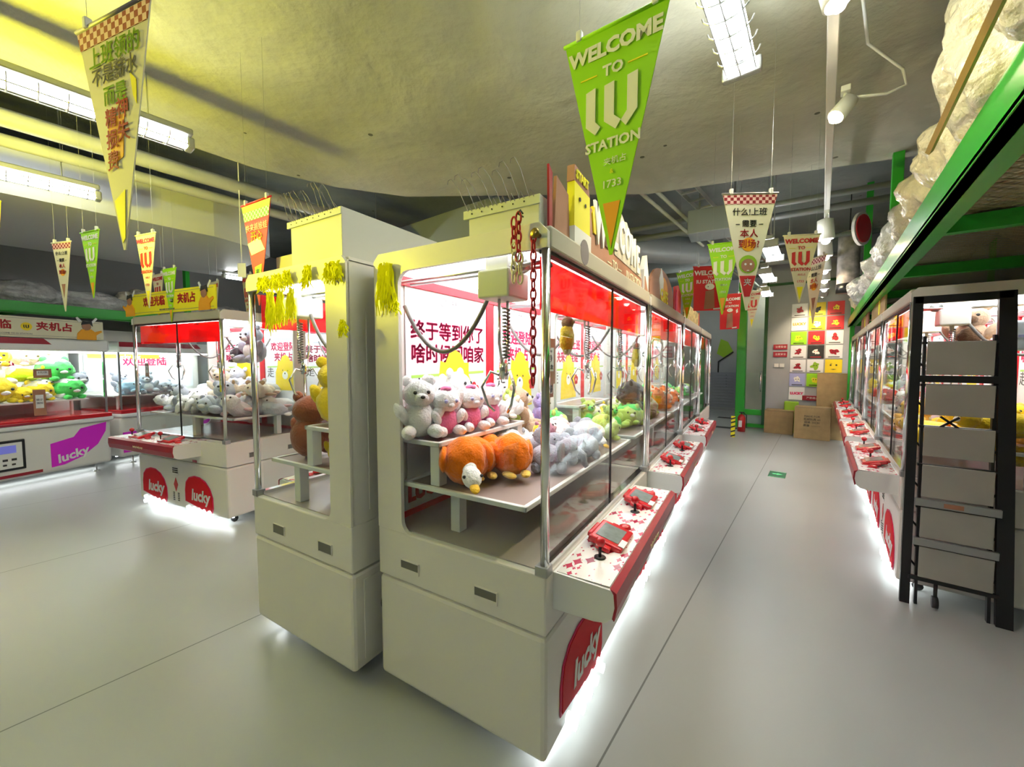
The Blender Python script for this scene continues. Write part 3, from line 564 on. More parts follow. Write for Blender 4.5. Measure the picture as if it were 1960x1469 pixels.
def poster(t, xc, w, zc, h, lines, y=WD - .034, flip=-1, bear='yellow', size=.085, name='poster'):
    """paper poster on the inside of the back panel, facing the front"""
    p = link(name, cached(('pp', w, h), lambda: MB().box(-w / 2, -.003, -h / 2, w / 2, 0, h / 2).mesh('poster', 'paper')), t, Matrix.Translation((xc, y, zc)))
    X, Y = (1, 0, 0), (0, 0, 1); d = -.0035
    for i, (s, col) in enumerate(lines): link('lettering', text_mesh(s, size, col, bold=.05, ext=.0006), p, frame((0, d, h * .5 - .245 - i * size * 1.14), X, Y))
    link('shop_name', text_mesh('夹机占', .035, 'greytext', ext=.0006), p, frame((.05, d, h * .5 - .085), X, Y))
    link('line_art', cached(('ring',), lambda: MB().tube([(x, y, 0) for x, y in circle(0, 0, .022, 18)], .0015, 5, closed=True).mesh('line_art', 'greytext')), p, frame((-.06, d, h * .5 - .085), X, Y))
    link('stripe', cached(('str', w), lambda: MB().prism([(-w * .3, -.008), (w * .4, -.008), (w * .4, .008), (-w * .3, .008)], .0006).mesh('stripe', 'lav')), p, frame((0, d, h * .5 - .155), X, Y))
    z2 = h * .5 - .245 - len(lines) * size * 1.14 + .03
    link('stripe', cached(('str2', w), lambda: MB().prism([(-w * .45, -.008), (w * .45, .004), (w * .45, .018), (-w * .45, .006)], .0006).mesh('stripe', 'lgreen')), p, frame((0, d, z2 - .02), X, Y))
    if bear:
        blob = [(-.17, -.22), (-.16, -.02), (-.13, .04), (-.12, .11), (-.08, .1), (-.05, .15), (0, .17), (.05, .15), (.08, .1), (.12, .1), (.12, .03), (.15, -.02), (.17, -.22)]
        q = link('bear_drawing', cached(('brd', bear), lambda: MB().prism(blob, .0008).mesh('bear_drawing', bear)), p, frame((.03, d, z2 - .055), X, Y))
        link('drawn_face', cached(('brf',), lambda: MB().prism(circle(-.045, .0, .007, 10), .0006).prism(circle(.035, -.005, .007, 10), .0006).prism(circle(-.01, -.035, .01, 10), .0006).mesh('drawn_face', 'ink')), q, Matrix.Translation((0, 0, .0016)))
        link('drawn_muzzle', cached(('brm',), lambda: MB().prism(circle(-.008, -.055, .045, 16), .0004).mesh('drawn_muzzle', 'wtext')), q, Matrix.Translation((0, 0, .0009)))
        fl = MB()
        for a in range(5): fl.prism(circle(.17 + .03 * cos(a * 1.257 + 1.57), -.06 + .03 * sin(a * 1.257 + 1.57), .02, 10), .0006)
        link('drawn_flower', cached(('brfl',), lambda: fl.mesh('drawn_flower', 'redtext')), q, Matrix.Translation((0, 0, .001)))
        link('lettering', text_mesh('走', .115, 'ink', ext=.0006), p, frame((-w / 2 + .085, d, z2 - .09), X, Y))
    return p
def red_panels(t, L, xs):
    for a, b_ in xs: link('red_divider', cached(('rd', a, b_), lambda: MB().box(a, WD - .045, .772, b_, WD - .031, 1.88).mesh('red_divider', 'crimson')), t)
def machine(label, loc, rotz, L=1.55, con=None, embl=((.36, .48), (1.22, .48)), posters=True, claws=(.08, .98), film='film', info=.8, cat='claw machine', group=None, step=True, shelfz=.98, title=None, legs=None):
    t = thing('claw_machine', label, cat, loc, rotz, group)
    base_parts(t, L, win=film)
    for x, w in embl: emblem(t, x, w)
    if con: console(t, *con)
    if info: info_panel(t, info)
    for x in claws: claw(t, x, .24)
    shelf(t, .04, L - .05, .10, .72, shelfz, legs=legs)
    if step: shelf(t, .05, .78, .52, .78, 1.17, name='step_shelf', legs=((.06, .53), (.72, .53)))
    red_panels(t, L, ((.035, .11), (.80, .87)))
    link('red_header_strip', cached(('rhs', L), lambda: MB().box(.1, WD - .05, 1.86, L - .05, WD - .03, 1.90).mesh('red_header_strip', 'crimson')), t)
    if posters:
        l1 = title or ['终于等到你了', '啥时候回咱家']
        poster(t, .475, .66, 1.35, 1.10, [(l1[0], 'pink'), (l1[1], 'pink')], size=.10)
        q = link('lower_print', cached(('lp',), lambda: MB().box(.12, WD - .04, .79, .52, WD - .034, .95).mesh('lower_print', 'paper')), t); put_text('LUCKY', .10, 'redtext', q, (.30, WD - .0405, .87), bold=.06)
        link('red_skirting', cached(('rsk', L), lambda: MB().box(.03, WD - .045, .772, L - .03, WD - .04, .80).mesh('red_skirting', 'crimson')), t)
        poster(t, 1.19, .60, 1.36, 1.10, [('欢迎登陆', 'pink'), ('夹机占', 'pink')], size=.10, bear='yellow')
    return t
def Aw(p):        # row frame -> room
    c, s = cos(R7), sin(R7); return Vector((p[0] * c - p[1] * s, p[0] * s + p[1] * c, p[2] if len(p) > 2 else 0))
L0 = 1.56; PITCHM = 1.58
ROWS = {}
# row A
labsA = ['white claw machine with goose and bunny plush, the big one whose end faces the viewer', 'second claw machine along the aisle row, green and tan plush inside',
         'third claw machine along the aisle row, its small console last down the aisle', 'last claw machine of the aisle row, without a console']
MA = []
for i in range(4):
    con = [(.06, 1.22), (0.0, 1.24), (.02, 1.26), None][i]
    m = machine(labsA[i], Aw((0, PITCHM * i, 0)), R7 + pi / 2, L0, con, embl=((.37, .46), (1.36, .42)) if i < 3 else (), info=.86, claws=(.08, .98) if i < 3 else (.9,), legs=((.12, .47), (1.4, .47)) if i == 0 else None,
                title=[None, ['今天不用上班', '快来抓娃娃'], ['欢迎登陆', '夹机占'], ['终于等到你了', '啥时候回咱家']][i]); MA.append(m)
# row B, backs to row A, near end at local x = L
labsB = ['white claw machine with yellow tinsel on its header and brown and yellow plush inside', 'claw machine behind the one with yellow tinsel', 'last claw machine of the row behind the tinsel one']
MBb = []
for i in range(3):
    m = machine(labsB[i], Aw((-1.765, -.08 + L0 + PITCHM * i, 0)), R7 - pi / 2, L0, (.1, 1.3), claws=(1.36, .5), step=False, shelfz=.98,
                legs=((1.45, .30), (.1, .3))); MBb.append(m)
# row R across the aisle
labsR = ['claw machine of yellow plush standing behind the black step ladder', 'second claw machine in the row behind the ladder', 'third claw machine in the row behind the ladder', 'last claw machine in the row behind the ladder']
MR = []
for i in range(4):
    m = machine(labsR[i], (1.15, 2.42 + L0 + PITCHM * i, 0), -pi / 2, L0, (.22, 1.50), claws=(1.2, .4), step=False); MR.append(m)
# C : free-standing, red console to the viewer
MC = machine('free-standing claw machine with two red lucky badges and a yellow banner on top', (-4.905, -.293, 0), radians(14), 1.5, (.0, 1.12), embl=((.30, .42), (1.06, .42)), info=.68, claws=(.3, 1.0), step=False)
# F : row beyond C
MF = [machine(['claw machine behind the free-standing one, red curtain panel and zebra-striped plush inside', 'claw machine standing deeper behind the free-standing one'][i], Aw((-3.30, 1.5 + PITCHM * i, 0)), R7 + pi / 2, L0, (.1, 1.3), claws=(.3, 1.1), step=False, group=None) for i in range(2)]
# D, E : pink-graphic machines along the side wall
def pink_machine(label, loc, rotz, L=1.7, panel=True):
    t = thing('claw_machine', label, 'claw machine', loc, rotz)
    D = .9
    link('cabinet', MB().box(0, 0, .10, L, D, .70, bev=.05, seg=4).mesh('cabinet', 'white'), t)
    link('bumper_ledge', MB().box(-.01, -.05, .69, L + .01, D, .745, bev=.02).mesh('bumper_ledge', 'white2'), t)
    link('red_belt', MB().box(.0, -.03, .745, L, D, .80, bev=.008).mesh('red_belt', 'red'), t)
    link('red_plaque', MB().box(.45, -.055, .747, 1.15, .02, .772, bev=.006).mesh('red_plaque', 'dred'), t)
    [link('side_glass', MB().box(x_, .03, .80, x_ + .006, D - .05, 1.62).mesh('side_glass', 'glass'), t) for x_ in (.024, L - .03)]
    link('front_glass', MB().box(.03, .03, .80, L - .03, .036, 1.62).mesh('front_glass', 'glass'), t)
    link('inner_glass', MB().box(L * .62, .035, .80, L * .622, D * .5, 1.62).mesh('inner_glass', 'glass'), t)
    link('back_panel', MB().box(.0, D - .03, .80, L, D, 2.0).mesh('back_panel', 'white'), t)
    link('corner_post', MB().box(L - .045, .02, .80, L - .02, .045, 1.65).mesh('corner_post', 'chrome'), t); link('corner_post', MB().box(.02, .02, .80, .045, .045, 1.65).mesh('corner_post', 'chrome'), t)
    link('canopy', MB().box(0, -.06, 1.64, L, D, 1.80, bev=.03).mesh('canopy', 'white2'), t)
    link('red_stripe', MB().prism([(.0, 1.72), (L * .66, 1.72), (L * .62, 1.79), (.0, 1.79)], .004, frame((0, -.061, 0), (1, 0, 0), (0, 0, 1))).mesh('red_stripe', 'dred'), t)
    link('light_panel', MB().box(.06, .06, 1.625, L - .06, D - .08, 1.632).mesh('light_panel', 'panel'), t)
    g = link('pink_graphic', MB().prism([(L - .62, .17), (L - .62, .47), (L - .40, .52), (L - .33, .62), (L - .06, .67), (L - .07, .55), (L - .16, .38), (L - .32, .25), (L - .5, .18)], .003, frame((0, -.001, 0), (1, 0, 0), (0, 0, 1))).mesh('pink_graphic', 'magenta'), t)
    put_text('lucky', .15, 'wtext', g, (L - .42, -.006, .29), bold=.03, shear=.2, x=(1, 0, .25), y=(-.25, 0, 1))
    g = link('pink_graphic', MB().prism([(0.02, .17), (.24, .17), (.30, .3), (.30, .47), (.02, .47)], .003, frame((0, -.001, 0), (1, 0, 0), (0, 0, 1))).mesh('pink_graphic', 'magenta'), t)
    if panel:
        c = link('control_panel', MB().box(.46, -.02, .22, .86, 0, .58, bev=.01).mesh('control_panel', 'black'), t)
        link('panel_face', MB().box(.49, -.026, .25, .83, -.018, .55).mesh('panel_face', 'label'), c); link('display', MB().box(.54, -.03, .43, .78, -.024, .52).mesh('display', 'blue'), c)
        b = MB()
        for k in range(4): b.box(.53 + k * .07, -.03, .34, .57 + k * .07, -.025, .365); b.box(.53 + k * .07, -.03, .285, .56 + k * .07, -.025, .305)
        link('keypad', b.mesh('keypad', 'ink'), c)
        link('red_caption', MB().box(.36, -.004, .135, 1.0, 0, .17).mesh('red_caption', 'dred'), t)
    for x in (.16, L - .16):
        for y in (.06, D - .15): link('levelling_foot', MB().tube([(x, y, 0), (x, y, .012), (x, y, .014), (x, y, .11)], [.04, .035, .01, .01], 14).mesh('levelling_foot', 'chrome', True), t)
    link('under_light', MB().box(.06, .25, .085, L - .06, .27, .095).mesh('under_light', 'glow'), t)
    link('shelf_board', MB().box(.05, .2, .98, L - .12, D - .04, 1.0).box(.1, .22, .80, .12, .26, .98).box(L - .3, .22, .80, L - .28, .26, .98).mesh('shelf_board', 'white2'), t)
    link('poster', MB().box(.05, D - .036, 1.05, L - .1, D - .031, 1.60).mesh('poster', 'paper'), t)
    put_text('欢迎登陆', .16, 'pink', t, (L * .5, D - .04, 1.50), bold=.04)
    q = link('yellow_strip', MB().box(.1, D - .045, 1.56, L * .62, D - .04, 1.63).mesh('yellow_strip', 'pyel'), t)
    put_text('lucky joy', .09, 'wtext', q, (L * .36, D - .05, 1.585), bold=.03)
    return t
dD = Vector((cos(WL), sin(WL), 0))
MD = pink_machine('wide claw machine with a pink lucky graphic and blue lit control panel', Vector((-7.12, -.23, 0)) - dD * 1.7, WL)
ME = pink_machine('pink-graphic claw machine half hidden beyond the free-standing machine', Vector((-7.12, -.23, 0)) + dD * .16 + Vector((-.1, -.04, 0)), WL, 1.7, False)
# ---------------------------------------------------------------- plush toys
def plush_parts(kind, c1, c2, c3=(.9, .88, .84)):
    """list of (name, mesh, parent index) ; toy sits on z=0, faces -y, about .26 tall"""
    key = ('pl', kind, c1, c2, c3)
    def fn():
        P = []; F1, F2, F3 = fur(c1), fur(c2), fur(c3); J = .09
        def add(name, m, fb, par=None):
            b = MB(); fb(b); P.append((name, b.mesh(name, m, True), par)); return len(P) - 1
        def limbs(m, ac, ar, lc, lr, arot=.5):
            for s in (-1, 1):
                add('arm', m, lambda b: b.ell((s * ac[0], ac[1], ac[2]), ar, 3, (0, s * arot, 0), J, 3)); q = add('leg', m, lambda b: b.ell((s * lc[0], lc[1], lc[2]), lr, 3, (0, 0, s * .3), J, 5))
        def eyes(z, x, y, r=.010, par=None, m='ink'):
            for s in (-1, 1): add('eye', M[m], lambda b: b.ell((s * x, y, z), (r, r * .7, r), 2), par)
        if kind == 'bear':
            add('body', F1, lambda b: b.ell((0, 0, .085), (.08, .07, .09), 3, None, J)); h = add('head', F1, lambda b: b.ell((0, -.01, .20), (.075, .068, .066), 3, None, J, 2))
            for s in (-1, 1): add('ear', F1, lambda b: b.ell((s * .055, 0, .262), (.026, .016, .026), 2, None, J), h)
            add('muzzle', F2, lambda b: b.ell((0, -.068, .185), (.034, .026, .026), 2), h); add('nose', M['ink'], lambda b: b.ell((0, -.094, .192), (.011, .008, .008), 2), h); eyes(.212, .03, -.072, .009, h)
            add('belly', F2, lambda b: b.ell((0, -.035, .085), (.055, .045, .06), 3)); limbs(F1, (.085, -.03, .115), (.027, .032, .055), (.06, -.07, .032), (.032, .058, .032))
        elif kind == 'bunny':
            add('body', F2, lambda b: b.ell((0, 0, .07), (.075, .065, .075), 3, None, J)); h = add('head', F1, lambda b: b.ell((0, -.01, .175), (.08, .07, .062), 3, None, J, 2))
            for s in (-1, 1): add('ear', F1, lambda b: b.ell((s * .085, .0, .175), (.026, .02, .075), 3, (0, s * .35, 0), J), h)
            add('crown_tuft', F2, lambda b: b.ell((0, -.02, .238), (.03, .03, .016), 2), h); eyes(.178, .03, -.076, .010, h, 'lav'); add('muzzle', F1, lambda b: b.ell((0, -.075, .155), (.02, .014, .014), 2), h)
            limbs(F1, (.07, -.045, .095), (.022, .026, .04), (.05, -.07, .026), (.026, .045, .026))
        elif kind == 'duck':
            add('body', F1, lambda b: b.ell((0, .03, .10), (.10, .12, .10), 4, None, J)); h = add('head', F2, lambda b: b.ell((0, -.13, .07), (.038, .06, .036), 3, (.35, 0, 0), .08).ell((0, -.08, .09), (.03, .05, .028), 3, (.3, 0, 0)))
            add('beak', fur((.95, .55, .05)), lambda b: b.ell((0, -.195, .045), (.02, .034, .011), 2, (.3, 0, 0)), h); eyes(.08, .034, -.155, .007, h)
            for s in (-1, 1): add('wing', F1, lambda b: b.ell((s * .09, .03, .11), (.022, .075, .055), 3, (0, 0, s * .2), J)); add('foot', fur((.95, .6, .12)), lambda b: b.ell((s * .04, .14, .03), (.026, .05, .014), 2, (0, 0, s * .3)))
        elif kind == 'elephant':
            add('body', F1, lambda b: b.ell((0, .03, .075), (.085, .10, .075), 3, None, J)); h = add('head', F1, lambda b: b.ell((0, -.08, .12), (.07, .065, .062), 3, None, J))
            for s in (-1, 1): add('ear', F1, lambda b: b.ell((s * .085, -.05, .125), (.055, .012, .055), 3, (0, 0, s * .4), J), h)
            add('trunk', F1, lambda b: b.tube([(0, -.13, .12), (0, -.17, .09), (0, -.175, .05), (0, -.19, .03)], [.026, .022, .018, .015], 10), h); eyes(.135, .035, -.13, .008, h)
            for s in (-1, 1):
                for yy in (-.05, .09): add('leg', F1, lambda b: b.ell((s * .055, yy, .03), (.03, .03, .034), 2, None, J))
        elif kind == 'seal':       # long lying plush
            add('body', F1, lambda b: b.ell((0, .04, .055), (.075, .16, .058), 4, None, J)); h = add('head', F1, lambda b: b.ell((0, -.115, .07), (.062, .06, .055), 3, None, J))
            for s in (-1, 1): add('flipper', F2, lambda b: b.ell((s * .09, -.02, .03), (.045, .022, .014), 2, (0, 0, s * .5), J)); add('ear', F2, lambda b: b.ell((s * .045, -.10, .12), (.02, .012, .02), 2), h)
            add('tail', F2, lambda b: b.ell((0, .20, .03), (.05, .03, .014), 2, None, J)); eyes(.08, .028, -.166, .008, h); add('muzzle', F3, lambda b: b.ell((0, -.165, .06), (.028, .018, .018), 2), h)
        elif kind == 'ball':       # round cushion-like animal
            b0 = add('body', F1, lambda b: b.ell((0, 0, .095), (.12, .11, .095), 4, None, .12)); add('cap', F2, lambda b: b.ell((0, .01, .13), (.105, .095, .07), 3, None, .1))
            eyes(.10, .04, -.104, .010, b0); add('muzzle', F3, lambda b: b.ell((0, -.105, .075), (.028, .016, .016), 2), b0)
            for s in (-1, 1): add('ear', F1, lambda b: b.ell((s * .07, 0, .185), (.026, .018, .028), 2, None, J), b0); add('foot', F1, lambda b: b.ell((s * .05, -.08, .02), (.03, .035, .022), 2, None, J))
        elif kind == 'tall':       # tall standing toy (zebra, dinosaur)
            add('body', F1, lambda b: b.ell((0, 0, .13), (.055, .055, .13), 3, None, J)); h = add('head', F1, lambda b: b.ell((0, -.03, .28), (.045, .07, .045), 3, None, J))
            for s in (-1, 1): add('ear', F2, lambda b: b.ell((s * .035, .01, .325), (.012, .01, .026), 2), h); add('leg', F1, lambda b: b.ell((s * .04, -.04, .04), (.024, .06, .026), 2, None, J)); add('arm', F1, lambda b: b.ell((s * .06, -.03, .17), (.018, .02, .055), 2, (0, s * .4, 0), J))
            add('muzzle', F2, lambda b: b.ell((0, -.09, .268), (.026, .026, .022), 2), h); eyes(.295, .035, -.07, .008, h)
        return P
    return cached(key, fn)
PN = 0
NAMES = dict(bear='plush_bear', bunny='plush_bunny', duck='plush_goose', elephant='plush_elephant', seal='plush_seal', ball='plush_cushion_toy', tall='plush_zebra')
def plush(kind, cols, mach, p, rot, s, label, group=None, name=None, cat='plush toy'):
    """p in the machine's own space; the toy is a thing of its own"""
    w = mach.matrix_basis @ Vector(p); rz = mach.rotation_euler.z
    t = thing(name or NAMES[kind], label, cat, w, 0, group)
    t.rotation_mode = 'XYZ'; q = (Matrix.Rotation(rz, 4, 'Z') @ Euler(rot).to_matrix().to_4x4()).to_euler(); t.rotation_euler = q; t.scale = (s, s, s)
    objs = []
    for nm, me, par in plush_parts(kind, *cols): objs.append(link(nm, me, t if par is None else objs[par]))
    return t
WHT = (.93, .93, .94); PNK = (.95, .22, .45); ORG = (1.0, .20, .0); GRY = (.40, .42, .50); LGY = (.55, .60, .68); CRM = (.85, .78, .62); YEL = (.95, .68, .03); TAN = (.55, .38, .26); BRN = (.33, .10, .05); MAU = (.45, .20, .27)
LIM = (.55, .72, .16); GRN = (.10, .70, .14); DBR = (.16, .09, .05); SKY = (.45, .70, .88); RED = (.80, .03, .03); PPL = (.45, .38, .75); ROSE = (.90, .62, .64); BLK = (.05, .05, .06)
a = MA[0]; ZB, ZS = .985, 1.175
g = 'bunnies on the step shelf beside the welcome poster'
for i, (x, yy, rz) in enumerate(((.20, .62, -.35), (.36, .60, -.3), (.53, .60, -.25))):
    plush('bunny', (WHT, PNK), a, (x, yy, ZS), (0, 0, rz), .88, ['white bunny plush in pink, first of three on the step shelf', 'middle pink-suited white bunny plush on the step shelf', 'pink-suited white bunny plush beside the red divider panel'][i], g)
plush('bear', (WHT, WHT), a, (.10, .68, ZS), (0, 0, -.6), .95, 'plain white shaggy bear plush at the end of the step shelf by the tinsel corner')
plush('bear', (WHT, CRM), a, (.27, .74, ZS), (0, 0, -.1), .95, 'white bear plush peeking over the pink-suited bunnies')
plush('bear', (WHT, WHT), a, (.44, .75, ZS), (0, 0, .2), 1.05, 'white bear plush behind the middle bunny')
plush('seal', (WHT, CRM), a, (.70, .64, ZS), (0, 0, 1.3), 1.0, 'white plush lying flat on the end of the step shelf')
plush('duck', (ORG, WHT), a, (.13, .44, ZB), (0, 0, -.75), 1.0, 'orange goose plush with its white head drooping over the shelf rim')
plush('duck', (ORG, ORG), a, (.26, .50, ZB), (0, 0, 2.6), .9, 'orange plush tucked behind the drooping goose')
plush('duck', (ORG, WHT), a, (.38, .38, ZB), (0, 0, 2.4), .95, 'orange goose plush beside the acrylic chute, tail to the glass')
plush('duck', (ORG, ORG), a, (.42, .52, ZB), (.2, 0, 1.9), .8, 'orange plush under the edge of the step shelf')
plush('duck', (WHT, WHT), a, (.62, .48, ZB), (-.5, .3, .3), .9, 'fluffy white goose plush with orange feet in the air')
plush('elephant', (GRY, LGY), a, (.52, .22, ZB), (0, 0, .4), .85, 'lavender grey elephant plush beside the empty tray corner')
plush('elephant', (LGY, WHT), a, (.70, .26, ZB), (.3, 0, 1.0), .85, 'pale grey elephant plush against the front glass')
plush('elephant', (GRY, GRY), a, (.62, .34, ZB + .03), (0, .5, -.6), .8, 'darker grey elephant plush on top of the pale ones')
plush('elephant', (LGY, SKY), a, (.88, .20, ZB), (0, 0, 2.2), .85, 'bluish elephant plush lying along the glass')
plush('bear', (PNK, WHT), a, (.75, .50, ZB), (-1.2, 0, .4), .8, 'bright pink bear plush on its back by the step shelf')
plush('bear', (MAU, ROSE), a, (.90, .34, ZB), (-.7, 0, .8), .8, 'mauve plush with a pale pink nose in the middle of the heap')
for i, (k, c, x, yy, z, r, s, lab) in enumerate((
    ('seal', (CRM, WHT), .92, .55, 0, (0, 0, 1.5), .85, 'cream plush lying across the back of the heap'), ('ball', (CRM, YEL), .86, .44, .05, (0, 0, .6), .6, 'small cream and yellow round plush'),
    ('duck', (WHT, WHT), 1.05, .42, 0, (0, 0, .2), .8, 'white duck plush with an orange bill near the sliding pane'), ('duck', (CRM, WHT), 1.12, .25, 0, (0, 0, -.6), .8, 'cream duck plush lying by the sliding pane'),
    ('bear', (TAN, CRM), 1.0, .66, .06, (-.2, 0, .5), 1.15, 'big tan bear plush seated at the back of the heap'), ('seal', (SKY, WHT), .98, .28, .03, (0, 0, 2.5), .75, 'pale blue plush face down on the heap'),
    ('bear', (LIM, CRM), .90, .70, .16, (0, 0, .3), .7, 'lime plush leaning on the poster'), ('bear', (WHT, PNK), 1.15, .62, 0, (-.9, 0, -.4), .9, 'white plush lying on its back under the second poster'),
    ('ball', (ROSE, WHT), 1.20, .50, .02, (0, 0, 0), .7, 'dusty pink round plush'), ('elephant', (GRY, LGY), 1.3, .40, 0, (0, 0, .9), .8, 'grey elephant plush at the far end of the tray'),
    ('ball', (LIM, GRN), 1.36, .60, 0, (0, 0, .3), .9, 'lime green round plush at the far end'), ('ball', (LIM, LIM), 1.40, .25, 0, (0, 0, .5), .85, 'pale lime round plush against the glass'),
    ('bear', (PPL, WHT), 1.28, .68, .08, (0, 0, .2), .8, 'lavender bear plush under the shelf of bottles'), ('seal', (WHT, LGY), .80, .64, .02, (0, 0, 1.0), .8, 'white plush dropped behind the pink one'))):
    plush(k, c, a, (x, yy, ZB + z), r, s, lab + ', in the end machine')
chute = MB()
# acrylic chute, light dots on the tray
t = thing('acrylic_chute', 'clear rounded acrylic chute standing on the tray beside the orange plush', 'prize chute', a.matrix_basis @ Vector((.24, .34, ZB)), R7 + pi / 2)
link('chute_wall', MB().box(-.06, -.06, 0, -.057, .06, .17).box(.057, -.06, 0, .06, .06, .17).box(-.06, -.06, 0, .06, -.057, .17).mesh('chute_wall', 'glass'), t)
rg = random.Random(11)
def pile(m, n, cols, kinds, lab, grp, x0, x1, y0=.14, y1=.66, z=.985, s=(.75, 1.0), layers=1):
    k = 0; nx = max(1, int((x1 - x0) / .19)); ny = max(1, int((y1 - y0) / .19))
    spots = [(x0 + (i + .5) * (x1 - x0) / nx, y0 + (j + .5) * (y1 - y0) / ny, l * .14) for l in range(layers) for i in range(nx) for j in range(ny)]
    if layers == 1: rg.shuffle(spots)
    for x, yy, dz in spots[:n]:
        c = rg.choice(cols); kd = rg.choice(kinds)
        nm = {'bear': 'bear', 'seal': 'lying plush', 'ball': 'round plush', 'elephant': 'elephant', 'duck': 'duck', 'bunny': 'bunny', 'tall': 'long-necked plush'}[kd]
        plush(kd, c, m, (x + rg.uniform(-.02, .02), yy + rg.uniform(-.02, .02), z + dz), (rg.uniform(-.5, .1), rg.uniform(-.2, .2), rg.uniform(-.9, .9)), rg.uniform(*s), lab % nm, grp)
pile(MA[1], 12, [(LIM, GRN), (LIM, CRM), (TAN, CRM), (CRM, WHT), (YEL, WHT)], ['ball', 'bear', 'ball'], 'green or tan %s heaped in the second aisle machine', 'plush heap in the second aisle machine', .1, 1.45)
plush('ball', (BLK, BLK), MA[1], (.70, .30, 1.12), (0, 0, .2), 1.1, 'black plush cap-like toy on top of the brown one in the second aisle machine'); plush('bear', (DBR, TAN), MA[1], (.72, .22, .985), (-.4, 0, .2), 1.2, 'dark brown plush pressed to the glass of the second aisle machine')
pile(MA[2], 10, [(ORG, CRM), (ORG, WHT), (WHT, LGY), (GRN, LIM)], ['ball', 'bear'], 'orange or white %s in the third aisle machine', 'plush heap in the third aisle machine', .1, 1.4)
pile(MA[3], 6, [(GRN, LIM), (GRY, WHT)], ['ball'], 'greenish %s in the last aisle machine', 'plush in the last aisle machine', .2, 1.2)
b_ = MBb[0]
plush('bear', (BRN, BRN), b_, (1.38, .25, .985), (0, 0, -1.3), 1.25, 'tall reddish brown bear plush seated with its back to the side glass')
t = plush('bear', (YEL, YEL), b_, (1.38, .50, 1.19), (0, 0, -.9), 1.2, 'yellow plush with a small ball feeler, on the raised box shelf beside the brown bear')
plush('bear', (YEL, CRM), b_, (1.40, .54, .985), (0, 0, -.9), .68, 'yellow plush under the raised box shelf')
plush('ball', (GRN, GRN), b_, (1.05, .50, 1.28), (0, 0, 1.2), .9, 'green round plush behind the yellow one with the feeler')
sh = shelf(b_, 1.26, 1.51, .42, .68, 1.185, name='box_shelf', legs=((1.27, .42), (1.45, .42)))
pile(b_, 10, [(CRM, WHT), (WHT, PNK), (YEL, CRM), (WHT, WHT)], ['seal', 'bear'], 'pale %s in the machine with yellow tinsel', 'pale plush in the tinsel machine', .1, 1.1)
for mm in MBb[1:]: pile(mm, 6, [(CRM, WHT), (PNK, WHT)], ['seal', 'bear'], 'pale %s in the row behind the tinsel machine', 'pale plush behind the tinsel machine', .2, 1.4)
pile(MC, 21, [(WHT, LGY), (LGY, WHT), (CRM, WHT), (WHT, ROSE), (LGY, GRY), (WHT, SKY)], ['seal', 'bear', 'elephant', 'seal'], 'white or grey %s in the free-standing machine', 'plush heap in the free-standing machine', .08, 1.42, .12, .74, .985, (1.0, 1.3))
pile(MC, 8, [(LGY, WHT), (WHT, LGY), (CRM, TAN)], ['bear', 'seal'], 'grey-white %s on top of the heap in the free-standing machine', 'upper plush in the free-standing machine', .4, 1.42, .35, .74, 1.14, (1.0, 1.3))
plush('bear', (GRY, WHT), MC, (1.28, .45, 1.50), (.1, 0, 0), 1.35, 'big blue-white shaggy plush hanging high inside the free-standing machine')
plush('ball', (BLK, WHT), MC, (1.05, .45, 1.50), (0, 0, 0), .9, 'black and white plush hanging beside the big shaggy one')
plush('bear', (SKY, BLK), MF[0], (.24, .25, .985), (0, 0, -.6), 1.0, 'sky blue plush with black ears behind the free-standing machine')
plush('bear', (RED, ORG), MF[0], (.50, .30, .985), (0, 0, -.4), 1.2, 'bright red plush under the red curtain panel')
zc = mat('zebra_fur', (.8, .8, .8), .8)
zn = zc.node_tree; wv = zn.nodes.new('ShaderNodeTexWave'); wv.inputs['Scale'].default_value = 7; wv.inputs['Distortion'].default_value = 7; zr = zn.nodes.new('ShaderNodeValToRGB'); zr.color_ramp.interpolation = 'CONSTANT'; zr.color_ramp.elements[0].color = (.02, .02, .02, 1); zr.color_ramp.elements[1].position = .5; zr.color_ramp.elements[1].color = (.85, .85, .85, 1)
ztc = zn.nodes.new('ShaderNodeTexCoord'); zn.links.new(ztc.outputs['Object'], wv.inputs[0]); zn.links.new(wv.outputs['Fac'], zr.inputs[0]); zn.links.new(zr.outputs[0], zn.nodes['Principled BSDF'].inputs['Base Color'])
t = plush('tall', (WHT, BLK, WHT), MF[0], (.36, .45, 1.05), (0, 0, -.5), 1.7, 'tall black and white striped zebra plush')
for c in t.children:
    if c.name.split('.')[0] in ('body', 'head', 'leg', 'arm'):
        c.data = c.data.copy(); c.data.materials[0] = zc
pile(MF[0], 9, [(WHT, ROSE), (CRM, WHT), (SKY, WHT), (WHT, LGY)], ['seal', 'bear'], 'pastel %s in the machine with the zebra', 'pastel plush beside the zebra', .6, 1.45, .12, .72)
pile(MF[1], 5, [(CRM, WHT), (YEL, WHT)], ['seal'], 'cream %s in the machine behind the zebra', 'cream plush behind the zebra', .3, 1.3)
